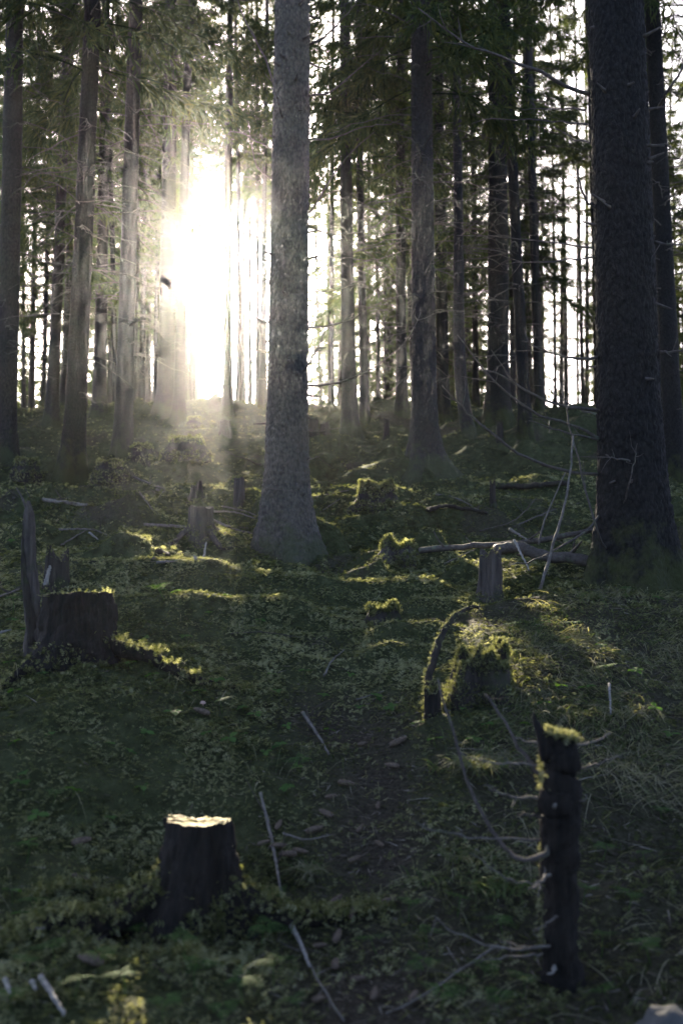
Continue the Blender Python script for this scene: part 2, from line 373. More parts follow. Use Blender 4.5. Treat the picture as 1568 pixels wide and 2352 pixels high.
# ------------------------------------------------------------------ ground sheet
def build_ground():
    u = np.linspace(-1, 1, 461); xs = 5.2 * u + 4 * u ** 3 + 110.0 * np.abs(u) ** 11 * np.sign(u)
    d = []; y = -66.0
    while y < 160:
        d.append(y)
        y += 4.0 if y < -8 else .6 if y < 1.2 else np.interp(y, [1.2, 2, 6, 12, 20, 36, 60, 160], [.1, .019, .026, .05, .09, .18, 1.5, 8])
    ys = np.array(d); X, Y = np.meshgrid(xs, ys); wf = np.interp(Y, [-66, 2, 4, 12, 30, 160], [1, .55, .62, 1.0, 1.7, 1.7])
    X = np.where(np.abs(X) < 11, X * wf, np.sign(X) * (11 * wf + (np.abs(X) - 11)))
    Z = ground_z(X.ravel(), Y.ravel()); v = np.stack([X.ravel(), Y.ravel(), Z], 1)
    nx, ny = len(xs), len(ys); i = (np.arange(ny - 1)[:, None] * nx + np.arange(nx - 1)[None]).ravel()
    mb = MB(); mb.add(v, None, np.stack([i, i + 1, i + nx + 1, i + nx], 1))
    me = mb.mesh('forest_floor', M['ground'])
    z = np.clip(litter_amount(v[:, 0], v[:, 1]), 0, 1); c = np.zeros((len(v), 4), np.float32); c[:, 0] = z; c[:, 3] = 1
    a = me.color_attributes.new('zone', 'FLOAT_COLOR', 'POINT'); a.data.foreach_set('color', c.ravel())
    return obj('ground', me, kind='structure', label='mossy forest floor with hummocks and a brown litter track')
def litter_amount(x, y):
    p = np.exp(-(path_dist(x, y) / .30) ** 2) * (.75 + .5 * fbm2(x * 4, y * 4, 58, 2))
    r = right_zone(x, y) * .6
    pt = sstep(.25, .5, fbm2(x * 1.3, y * 1.3, 55, 3)) * .6
    back = sstep(9, 22, y) * .15
    return np.clip(np.maximum(np.maximum(p, r), pt) + back, 0, 1)
build_ground()

# ------------------------------------------------------------------ trunks and stumps
def trunk_mesh(name, H, r0, zs, seg, m, flare=.55, lobes=5, seed=0, plates=0.0, psc=22.0, taper=.75, bend=0.0, wob=.05, root_dirs=None):
    th = np.arange(seg) / seg * 2 * PI; Z, T = np.meshgrid(zs, th, indexing='ij')
    rs = np.random.default_rng(seed)
    R = r0 * (np.clip(1 - Z / H, .0, 1) ** taper * .97 + .03)
    lob = sum(a * np.cos(k * T + p) for k, a, p in zip((lobes, lobes - 2, 2), (.5, .35, .2), rs.random(3) * 6.3))
    if root_dirs is not None:
        lob = -.6 + sum(1.9 * np.exp(-((np.angle(np.exp(1j * (T - a)))) / .38) ** 2) for a in root_dirs)
    R = R + r0 * flare * np.exp(-np.maximum(Z, -.1) / (r0 * 1.7)) * (.75 + .6 * lob) + r0 * .12 * np.exp(-Z / (r0 * 5))
    R = R * (1 + wob * (vn2(T / (2 * PI) * 5 + 0, Z * 1.3, seed) - .5) * np.cos(T * .5) ** 2 + wob * .6 * (vn2(np.cos(T) * 1.5 + 9, Z * 2.6, seed + 5) - .5))
    X = R * np.cos(T) + bend * np.sin(Z * .25) ; Yv = R * np.sin(T)
    p = np.stack([X.ravel(), Yv.ravel(), Z.ravel()], 1)
    if plates > 0:
        q = p * np.array((psc, psc, psc * .75)); q = q + .6 * np.stack([vn2(q[:, 0] * .8 + q[:, 2], q[:, 1], 3), vn2(q[:, 1], q[:, 2] * .8, 5), vn2(q[:, 2], q[:, 0], 9)], 1)
        f1, f2, idv = worley3(q, seed)
        dsp = plates * (sstep(.04, .30, f2 - f1) * (.45 + .9 * idv) - .5) + plates * .5 * (vn2(q[:, 0] * 2.1, q[:, 2] * 2.1 + q[:, 1], 4) - .5)
        nrm = np.stack([np.cos(T).ravel(), np.sin(T).ravel(), np.zeros(p.shape[0])], 1); p = p + nrm * dsp[:, None]
    n = len(zs); i = np.arange(n - 1)[:, None] * seg + np.arange(seg)[None]; j = np.arange(n - 1)[:, None] * seg + (np.arange(seg)[None] + 1) % seg
    mb = MB(); mb.add(p, None, np.stack([i, j, j + seg, i + seg], -1).reshape(-1, 4)); return mb.mesh(name, m)

def branch_path(L, az, droop, up, n=9, wav=.02):
    t = np.linspace(0, 1, n); r = L * t * (1 - .08 * t)
    z = L * (up * t - droop * t ** 1.6 + .22 * droop * t ** 4)
    p = np.stack([r * math.cos(az), r * math.sin(az), z], 1); p[1:] += RNG.normal(0, wav * L, (n - 1, 3)) * t[1:, None]
    return p
def dead_mesh(name, z0, z1, n, lo, hi, r0):
    """thin dead side branches up a bare trunk"""
    mb = MB()
    for k in range(n):
        z = z0 + (z1 - z0) * RNG.random() ** .8; L = RNG.uniform(lo, hi) * (.55 + .45 * (z - z0) / (z1 - z0)); az = RNG.random() * 2 * PI
        p = branch_path(L, az, RNG.uniform(.15, .6), RNG.uniform(-.05, .3), 8, .018) + (r0 * .6 * math.cos(az), r0 * .6 * math.sin(az), z)
        rb = RNG.uniform(.007, .013); tube(mb, p, np.linspace(rb, .003, 8), 3, False)
        for s in range(RNG.integers(2, 7)):
            i = RNG.integers(2, 8); d = p[min(i, 7)] - p[i - 1]; d /= np.linalg.norm(d); l = RNG.uniform(.12, .45) * L * .6
            sd = np.cross(d, (0, 0, 1)) * RNG.choice((-1, 1)); e = p[i - 1] + (d * .7 + sd * .8 + np.array((0, 0, RNG.uniform(-.7, .1)))) * l
            tube(mb, [p[i - 1], (p[i - 1] + e) / 2 + RNG.normal(0, .02, 3), e], [.004, .003, .002], 3, False)
    return mb.mesh(name, M['twig'])
def crown_mesh(name, z0, z1, n, L0, L1, seed, dens=1.0, thin=0.0, wid=.0135):
    """spruce crown: drooping boughs, each with side twigs hung with needle sprays"""
    global RNG
    keep = RNG; RNG = np.random.default_rng(seed); mb = MB(); wood_ = MB()
    for k in range(n):
        f = (k + RNG.random()) / n; z = z0 + (z1 - z0) * f ** 1.15
        L = (L0 + (L1 - L0) * f) * RNG.uniform(.65, 1.15); az = k * 2.4 + RNG.normal(0, .35)
        p = branch_path(L, az, RNG.uniform(.35, .75) * (1 - .5 * f), RNG.uniform(.0, .25) + .35 * f, 9, .015); p[:, 2] += z
        tube(mb, p, np.linspace(.014, .004, 9), 3, False, tone=-.0)
        nt = max(7, int(L * 15 * dens)); ts = np.sort(RNG.uniform(.18 + thin * .3, 1, nt)); P = np.stack([np.interp(ts, np.linspace(0, 1, 9), p[:, c]) for c in range(3)], 1)
        bd = np.array((math.cos(az), math.sin(az), 0)); sd = np.array((-bd[1], bd[0], 0)); sg = RNG.choice((-1.0, 1.0), nt)
        tl = (.16 + .30 * (1 - ts)) * L * RNG.uniform(.5, 1.1, nt)
        td = bd[None] * RNG.uniform(.35, .9, nt)[:, None] + sd[None] * (sg * RNG.uniform(.3, .9, nt))[:, None]; td[:, 2] -= RNG.uniform(.15, 1.0, nt)
        td /= np.linalg.norm(td, axis=1)[:, None]
        m = 10; A, D, LL = [P], [td], [tl]
        for s in range(m):
            tt = (s + RNG.random(nt)) / m; b = P + td * (tl * tt)[:, None]
            d2 = td * .8 + np.cross(td, RNG.normal(0, 1, (nt, 3))) * .8; d2[:, 2] -= .25; d2 /= np.linalg.norm(d2, axis=1)[:, None]
            A.append(b); D.append(d2); LL.append(tl * RNG.uniform(.22, .5, nt) * (1.1 - .5 * tt) + .04)
        A = np.concatenate(A); D = np.concatenate(D); LL = np.concatenate(LL); w = RNG.uniform(.6, 1.3, len(A)) * wid
        s_ = np.cross(D, RNG.normal(0, 1, D.shape)); s_ /= np.linalg.norm(s_, axis=1)[:, None] + 1e-9
        e = A + D * LL[:, None]; e[:, 2] -= .12 * LL; mid = A + D * (LL * .45)[:, None]
        V = np.stack([A, mid + s_ * w[:, None], e, mid - s_ * w[:, None]], 1); i = np.arange(len(A))[:, None] * 4
        tone = np.clip(RNG.normal(.45, .2, len(A)) + .25 * (np.arange(len(A)) >= nt), 0, 1)
        mb.add(V.reshape(-1, 3), None, (i + np.arange(4)[None]), np.repeat(tone, 4))
    RNG = keep
    return mb.mesh(name, M['needles'], smooth=False, tone=True)

HT = 22.0
zs_mid = np.concatenate([[-.25], np.linspace(-.1, 1.2, 20), np.linspace(1.35, 9, 46), np.linspace(9.6, HT, 16)])
TRUNKS = [trunk_mesh('trunk', HT, .17, zs_mid, 28, M['bark'], .6, 5, s, plates=.010, psc=20, bend=b) for s, b in ((1, .05), (2, -.08), (3, .12))]
TRUNKS += [trunk_mesh('trunk', HT, .17, zs_mid, 28, M['bark_dark'], .6, 5, s, plates=.010, psc=20, bend=b) for s, b in ((4, .05), (5, -.06))]
DEAD = [dead_mesh('dead_branches', 0.9, 9.0, 95, .7, 2.0, .15) for _ in range(3)]
CROWNS = [crown_mesh('crown', 5.2, 21.5, 95, 2.2, .5, 100, 1.15), crown_mesh('crown', 6.5, 21.5, 85, 1.9, .5, 101, 1.15), crown_mesh('crown', 3.6, 21, 110, 2.3, .5, 102, 1.15, thin=.3),
          crown_mesh('crown', 8.0, 21.5, 75, 1.9, .5, 103, 1.1), crown_mesh('crown', 4.5, 21.5, 46, 2.0, .5, 104, .6), crown_mesh('crown', 9.5, 21.5, 42, 1.7, .5, 105, .7)]
YOUNG = [crown_mesh('crown', .5, 6.0, 80, 1.25, .25, 110, 1.2), crown_mesh('crown', .7, 8.0, 85, 1.4, .25, 111, 1.1)]
YTRUNK = trunk_mesh('trunk', 7.5, .06, np.concatenate([[-.2], np.linspace(0, 7.5, 20)]), 10, M['bark'], .4, 3, 8)

ALL_TREES = []
# places the low sun reaches: the lanes to them stay clear of crowns
LIT = [(455, 1885, 1), (1290, 1700, 1), (1095, 1770, 1), (1340, 1365, 0), (1045, 1425, 1), (290, 1240, 1), (340, 1240, 1), (480, 1330, 1), (865, 1110, 1), (180, 1365, 0), (270, 1150, 0), (350, 1142, 0), (600, 1365, 0), (900, 1185, 0),
       (850, 1340, 1), (900, 1440, 1), (1030, 1300, 0), (1250, 1400, 1), (420, 1390, 1), (380, 1320, 0), (560, 1340, 0), (940, 1450, 0), (1000, 1260, 0)]
LANES = [(G(a, b) + (0, 0, .12), k) for a, b, k in LIT]
CROWN_BASE = {0: 5.2, 1: 6.5, 2: 3.6, 3: 8.0, 4: 4.5, 5: 9.5}
def blocks(x, y, z, r, crown, sz, soft=1.0):
    for p, key in LANES:
        if y < p[1] + .3: continue
        t = (y - p[1]) / SUN_DIR[1]; q = p + SUN_DIR * t; dx = abs(q[0] - x); hh = q[2] - z
        if hh > 22 * sz or hh < 0: continue
        if key and dx < r + .02: return True
        if crown is not None and hh > (CROWN_BASE[crown] - .6) * sz:
            f = min(1, (hh / sz - CROWN_BASE[crown]) / (21.5 - CROWN_BASE[crown]))
            if dx < (2.1 - 1.7 * max(f, 0)) * soft: return True
    return False
def where(x, y):
    px = CX + F * x / y
    for lim, t in ((-40, 'just outside the left edge'), (60, 'by the left edge'), (150, 'next to the slim left trunk'), (270, 'behind the two stout left trunks'), (370, 'right of the stout left pair'), (500, 'close left of the sun'), (600, 'close right of the sun'),
                   (715, 'behind the big central trunk'), (860, 'just right of the central trunk'), (990, 'behind the flared dark spruce'), (1100, 'beside the bent spruce'), (1240, 'behind the broad black spruce'), (1370, 'in the bright gap at right'), (1610, 'behind the big right-hand trunk')):
        if px < lim: return t
    return 'just outside the right edge'
def in_lane(x, y): return 33 < y < 66 and -2.2 - .9 < x - (SUN_DIR[0] / SUN_DIR[1]) * (y - 5.5) < 2.1 + .6
def spruce(B, axis, r, k, label, group=None, crown=0, dead=0, rot=None, sz=1.0, trunk_me=None, lone=None):
    if group and 21 < B[1] < 66:
        def bad(x): return blocks(x, B[1], B[2], min(r, .075), None, sz) or (B[1] < 54 and abs(CX + F * x / B[1] - 502) < 34)
        for dx in (0, .12, -.12, .24, -.24, .36, -.36, .5, -.5, .65, -.65, 9):
            if dx == 9: return None
            if not bad(B[0] + dx): break
        B = (B[0] + dx, B[1], gz(B[0] + dx, B[1]))
        if 330 < CX + F * B[0] / B[1] < 660: r = min(r, .075)
    if group and in_lane(B[0], B[1]):
        room = EYE[2] - 1.0 + SUN_DIR[2] / SUN_DIR[1] * (B[1] - 5.5) - B[2]     # height of the sun lane above this foot
        if room > 13: sz = min(sz, (room - 1) / 22)
        elif B[1] < 41: crown = 3
        else: return None
    if group and B[1] > 20 and 1200 < CX + F * B[0] / B[1] < 1390 and RNG.random() < .2: crown = None
    if group and crown is not None and 20 < B[1] < 54:
        px = CX + F * B[0] / B[1]; base = 1300 - F * (B[2] - EYE[2] + (CROWN_BASE[crown] - .9) * sz) / B[1]
        if abs(px - 503) < 30 + 1.2 * F / B[1] and base > 565: crown = 5 if 1300 - F * (B[2] - EYE[2] + 8.6 * sz) / B[1] < 565 else None
    if group and B[1] > 20: label += ', ' + where(B[0], B[1])
    ax = Vector(axis).normalized(); q = Vector((0, 0, 1)).rotation_difference(ax)
    root = thing('spruce_tree', label, 'tree', tuple(B), group); root.rotation_euler = q.to_euler()
    rz = RNG.random() * 2 * PI if rot is None else rot
    t = obj('trunk', trunk_me or TRUNKS[k % len(TRUNKS)], root)
    if trunk_me is None: t.scale = (r / .17, r / .17, sz); t.rotation_euler = (0, 0, rz)
    if crown is not None:
        c = obj('crown', CROWNS[crown], root, kind=None); c.rotation_euler = (0, 0, rz * 2.3); c.scale = (1, 1, sz)
    if dead is not None and not (group and B[1] > 30 and in_lane(B[0], max(B[1], 33.1))):
        d = obj('dead_branches', DEAD[dead], root, kind='stuff'); d.rotation_euler = (0, 0, rz * 3.7); d.scale = (1, 1, sz)
    ALL_TREES.append((B[0], B[1], r)); return root

def tree_px(bx, by, wpx, tx, label, k=0, crown=0, dead=0, ty=0, d=None, sz=1.0, rot=None, group=None):
    B = G(bx, by) if d is None else PT(bx, by, d); B[2] = gz(B[0], B[1]) - .02
    top = PT(tx, ty, B[1])
    if crown is not None and blocks(B[0], B[1], B[2], 0, crown, sz, .2): crown = 3 if not blocks(B[0], B[1], B[2], 0, 3, sz, .2) else None
    return spruce(B, top - B, wpx * B[1] / F / 2, k, label, group, crown, dead, rot, sz)

tree_px(8, 1062, 52, 22, 'thick dark spruce cut off by the left edge of the picture', 1, 1, 0)
tree_px(168, 1085, 48, 207, 'stout dark spruce in front of the left trees, standing nearest on the left', 3, 0, 1)
tree_px(283, 1050, 40, 318, 'spruce with mossy stones at its foot, second of the left pair of stout trunks', 0, 3, 2)
tree_px(118, 975, 28, 150, 'slim spruce between the edge tree and the stout left spruce', 1, 2, 0)
tree_px(228, 950, 30, 243, 'dim spruce behind the gap between the two stout left spruces', 2, 0, 1)
tree_px(381, 950, 40, 392, 'broad hazy spruce half hidden beside a slimmer trunk, left of the sun', 0, 1, 2)
tree_px(411, 962, 25, 443, 'slim spruce leaning right, just left of the sun glow', 1, 3, 0)
tree_px(523, 945, 22, 533, 'slender spruce standing straight in the sun glare', 2, 3, None)
tree_px(803, 995, 33, 796, 'straight spruce just right of the big central trunk', 1, 0, 1)
tree_px(838, 970, 20, 829, 'thin spruce close beside the straight one right of the central trunk', 2, 1, 2)
tree_px(922, 955, 25, 918, 'thin hazy spruce left of the flared dark trunk', 0, 2, 0)
tree_px(1018, 965, 30, 1008, 'dark spruce close behind the flared trunk, on its right', 3, 1, 1)
tree_px(1143, 970, 52, 1130, 'broad black spruce beside a short stub, middle of the right half', 3, 3, 2)
tree_px(1207, 1005, 27, 1163, 'spruce leaning left across the broad black trunk', 4, 3, 0)
tree_px(1236, 942, 15, 1208, 'narrow dark spruce left of the bright sky gap', 4, None, None)
tree_px(1550, 1050, 44, 1502, 'dark spruce partly hidden behind the big right-hand trunk', 4, 1, 1, d=13.5)
for px, w, tx, k, lab in ((72, 14, 92, 0, 'very thin pole spruce near the left edge behind the slim trunk'), (1275, 8, 1262, 3, 'leftmost hair-thin trunk in the bright gap by the right-hand tree'),
                     (1300, 11, 1284, 4, 'darkest hair-thin trunk in the bright gap by the right-hand tree'), (1338, 9, 1318, 3, 'thin trunk in the bright gap hard by the right-hand tree')):
    tree_px(px, 950, w, tx, lab, k, 3 if px != 1300 else None, 1, d=30 + px % 7)

# the leaning, slightly curved trunk on the right
B = G(1075, 1000); B[2] = gz(B[0], B[1])
lean = thing('spruce_tree', 'bent spruce with a curved foot leaning left, right of centre', 'tree', tuple(B))
mb = MB(); pts = spline([np.array((.02, 0, -.55)), PT(1077, 1000, B[1]) - B, PT(1066, 940, B[1]) - B, PT(1054, 800, B[1]) - B, PT(1052, 500, B[1]) - B, PT(1046, 0, B[1] + .4) - B, PT(1040, -700, B[1] + .6) - B], 70)
tube(mb, pts, np.interp(np.linspace(0, 1, 70), [0, .03, .08, .15, 1], [.30, .24, .17, .135, .05]), 18, True, .10); obj('trunk', mb.mesh('trunk', M['bark']), lean)
c = obj('crown', CROWNS[3], lean); c.location = (-.2, 0, -.5); d_ = obj('dead_branches', DEAD[1], lean, kind='stuff'); d_.location = (-.15, 0, 0)
ALL_TREES.append((B[0], B[1], .15))

# big central trunk, big right-hand trunk and the flared dark one
def hero(bx, by, d, r, axis_top, label, m, zs, seg, seed, roots, flare, plates, psc, taper=.62, top_y=0, crown=None):
    B = PT(bx, by, d); B[2] = gz(B[0], B[1]) - .03
    ax = Vector(PT(axis_top, top_y, d) - B).normalized(); q = Vector((0, 0, 1)).rotation_difference(ax)
    root = thing('spruce_tree', label, 'tree', tuple(B)); root.rotation_euler = q.to_euler()
    obj('trunk', trunk_mesh('trunk', HT, r, zs, seg, m, flare, 5, seed, plates, psc, taper, root_dirs=roots), root)
    if crown is not None: obj('crown', CROWNS[crown], root)
    ALL_TREES.append((B[0], B[1], r)); return root, B, q
zs_h = np.concatenate([np.linspace(-.3, 6.2, 400), np.linspace(6.35, HT, 30)])
CEN, CB, CQ = hero(655, 1285, 9.0, .186, 672, 'large grey spruce trunk with flaking bark and spreading roots in the centre', M['bark_grey'], zs_h, 124, 21,
                   (PI * 1.13, PI * 1.62, PI * .02, PI * .5, PI * 1.86), .70, .015, 24, crown=5)
RGT, RB, RQ = hero(1458, 1345, 6.9, .212, 1412, 'biggest dark spruce trunk with rough bark, on the right edge', M['bark_dark'], zs_h, 136, 33,
                   (PI * 1.05, PI * 1.5, PI * 1.85, PI * .4), .5, .011, 30, crown=5)
FLR, FB, FQ = hero(975, 1128, 13.4, .165, 966, 'dark spruce with a long flared root, right of the central trunk', M['bark'], np.concatenate([np.linspace(-.3, 9, 300), np.linspace(9.3, HT, 30)]), 80, 44,
                   (PI * 1.8, PI * 1.95, PI * 1.3, PI * .9), 1.0, .014, 24, crown=0)
d_ = obj('dead_branches', DEAD[2], FLR, kind='stuff')

def local(root, q, B, p): return np.array(q.inverted() @ Vector(np.asarray(p, float) - B))
def hero_branch(root, B, q, pts, r, m='twig', twigs=3, name='branch'):
    P = spline([local(root, q, B, PT(x, y, B[1] + dd)) for x, y, dd in pts], 16); P = jitter(P, .004)
    mb = MB(); tube(mb, P, np.linspace(r, r * .28, 16), 6, True, .15)
    for s in range(twigs):
        i = RNG.integers(5, 15); l = RNG.uniform(.06, .22); dv = RNG.normal(0, 1, 3); dv /= np.linalg.norm(dv); t = P[i] - P[i - 1]; t /= np.linalg.norm(t)
        e = P[i] + (t * .7 + dv * .7) * l; tube(mb, [P[i], (P[i] + e) / 2 + RNG.normal(0, .008, 3), e], [r * .3, r * .25, r * .12], 4, False)
    return obj(name, mb.mesh(name, M[m]), root)
def hb_r(*a, **k): return hero_branch(RGT, RB, RQ, *a, **k)
def hb_c(*a, **k): return hero_branch(CEN, CB, CQ, *a, **k)
for pts, r in [([(1380, 1090, 0), (1290, 1080, -.2), (1190, 1040, -.35), (1105, 975, -.45), (1060, 935, -.5), (1015, 885, -.55)], .013),
               ([(1382, 945, 0), (1310, 935, -.15), (1240, 915, -.3), (1150, 862, -.35), (1095, 845, -.4)], .013),
               ([(1385, 1010, 0), (1310, 975, -.1), (1230, 948, -.25), (1130, 870, -.4), (1050, 765, -.5)], .012),
               ([(1375, 820, 0), (1320, 823, -.2), (1260, 808, -.3), (1200, 783, -.4)], .012),
               ([(1380, 955, 0), (1330, 940, .3), (1268, 900, .5), (1240, 870, .6)], .009),
               ([(1380, 1010, 0), (1330, 1000, -.2), (1270, 985, -.35), (1215, 965, -.5)], .010),
               ([(1350, 215, 0), (1295, 195, -.1), (1240, 165, -.2), (1150, 130, -.3), (1060, 95, -.4), (960, 15, -.5)], .016),
               ([(1345, 252, 0), (1280, 250, .2), (1195, 252, .3)], .008), ([(1350, 285, 0), (1270, 278, .1), (1130, 274, .2), (1080, 284, .25)], .007),
               ([(1352, 328, 0), (1310, 315, .2), (1270, 290, .3)], .008), ([(1362, 570, 0), (1290, 560, .2), (1180, 548, .3), (1048, 540, .4)], .008),
               ([(1366, 592, 0), (1300, 598, -.2), (1225, 602, -.3), (1160, 604, -.4)], .008), ([(1372, 480, 0), (1345, 460, -.1), (1330, 415, -.2), (1322, 385, -.25)], .012),
               ([(1385, 1170, 0), (1350, 1215, -.2), (1290, 1255, -.3), (1240, 1280, -.35), (1165, 1302, -.4)], .010),
               ([(1400, 1275, 0), (1375, 1225, -.35), (1345, 1130, -.4), (1318, 1020, -.45), (1290, 900, -.5), (1280, 815, -.5)], .010),
               ([(1500, 555, 0), (1530, 560, -.2), (1600, 562, -.3)], .012), ([(1505, 810, 0), (1540, 808, -.2), (1610, 800, -.3)], .013), ([(1510, 250, 0), (1540, 195, -.2), (1610, 100, -.3)], .014),
               ([(1480, 1060, 0), (1420, 1055, -.38), (1390, 1045, -.42)], .010), ([(1425, 1180, 0), (1440, 1120, -.40), (1455, 1060, -.45), (1462, 1020, -.5)], .007)]:
    hb_r(pts, r, twigs=5 if r > .009 else 2)
for pts, r in [([(700, 886, 0), (770, 880, -.2), (850, 850, -.4), (925, 790, -.5), (968, 715, -.6)], .011), ([(705, 752, 0), (760, 748, -.2), (815, 728, -.3), (852, 703, -.4)], .010),
               ([(690, 865, 0), (712, 830, -.3), (735, 790, -.4), (745, 760, -.45)], .012), ([(620, 745, 0), (580, 725, -.1), (545, 690, -.2), (525, 665, -.25)], .009),
               ([(620, 600, 0), (585, 580, -.1), (540, 460, -.2)], .008), ([(655, 290, 0), (640, 240, -.3), (615, 150, -.4), (560, 40, -.5), (540, -20, -.5)], .013),
               ([(700, 495, 0), (725, 470, -.2), (780, 380, -.4), (860, 300, -.6)], .011), ([(705, 105, 0), (745, 85, -.1), (790, 40, -.2), (830, -10, -.3)], .014), ([(706, 320, 0), (760, 318, -.2), (840, 290, -.3), (900, 285, -.4)], .009),
               ([(704, 670, 0), (760, 668, -.2), (830, 650, -.35)], .007), ([(704, 600, 0), (770, 590, .2), (850, 600, .4)], .007), ([(700, 1055, 0), (722, 1052, -.3), (736, 1048, -.4)], .006), ([(600, 1068, 0), (565, 1055, -.2), (515, 1035, -.3)], .008),
               ([(612, 870, 0), (590, 870, -.2), (575, 862, -.3)], .007), ([(700, 990, 0), (740, 990, -.3), (775, 982, -.4)], .007), ([(640, 1125, -.22), (610, 1122, -.28), (690, 1130, -.3)], .006), ([(596, 1185, -.28), (592, 1240, -.33), (594, 1298, -.34)], .007),
               ([(640, 350, 0), (600, 330, -.1), (540, 300, -.2), (510, 320, -.3)], .008), ([(640, 420, 0), (590, 380, .2), (570, 280, .3)], .008), ([(615, 640, 0), (560, 650, .2), (520, 600, .3)], .006),
               ([(706, 220, 0), (760, 210, -.2), (830, 150, -.3), (870, 120, -.4)], .010), ([(704, 520, 0), (770, 540, .1), (860, 520, .2), (900, 470, .3)], .008)]:
    hb_c(pts, r, twigs=4)

def stubs(root, r, n, seed, top=5.5):
    rs = np.random.default_rng(seed)
    for k in range(n):
        z = rs.uniform(.5, top); a = rs.uniform(0, 2 * PI); l = rs.uniform(.03, .16); R = r * (1 - z / HT) ** .62 * .95; d = np.array((math.cos(a), math.sin(a), rs.uniform(-.35, .25))); p = np.array((R * math.cos(a), R * math.sin(a), z)); mb = MB()
        tube(mb, [p - d * .03, p + d * l * .3, p + d * l + rs.normal(0, .006, 3)], [.022, .011, .005], 6, True, .3); obj('branch_stub', mb.mesh('branch_stub', M['twig']), root)
stubs(CEN, .186, 34, 1); stubs(RGT, .212, 34, 2); stubs(FLR, .165, 16, 3, 7)

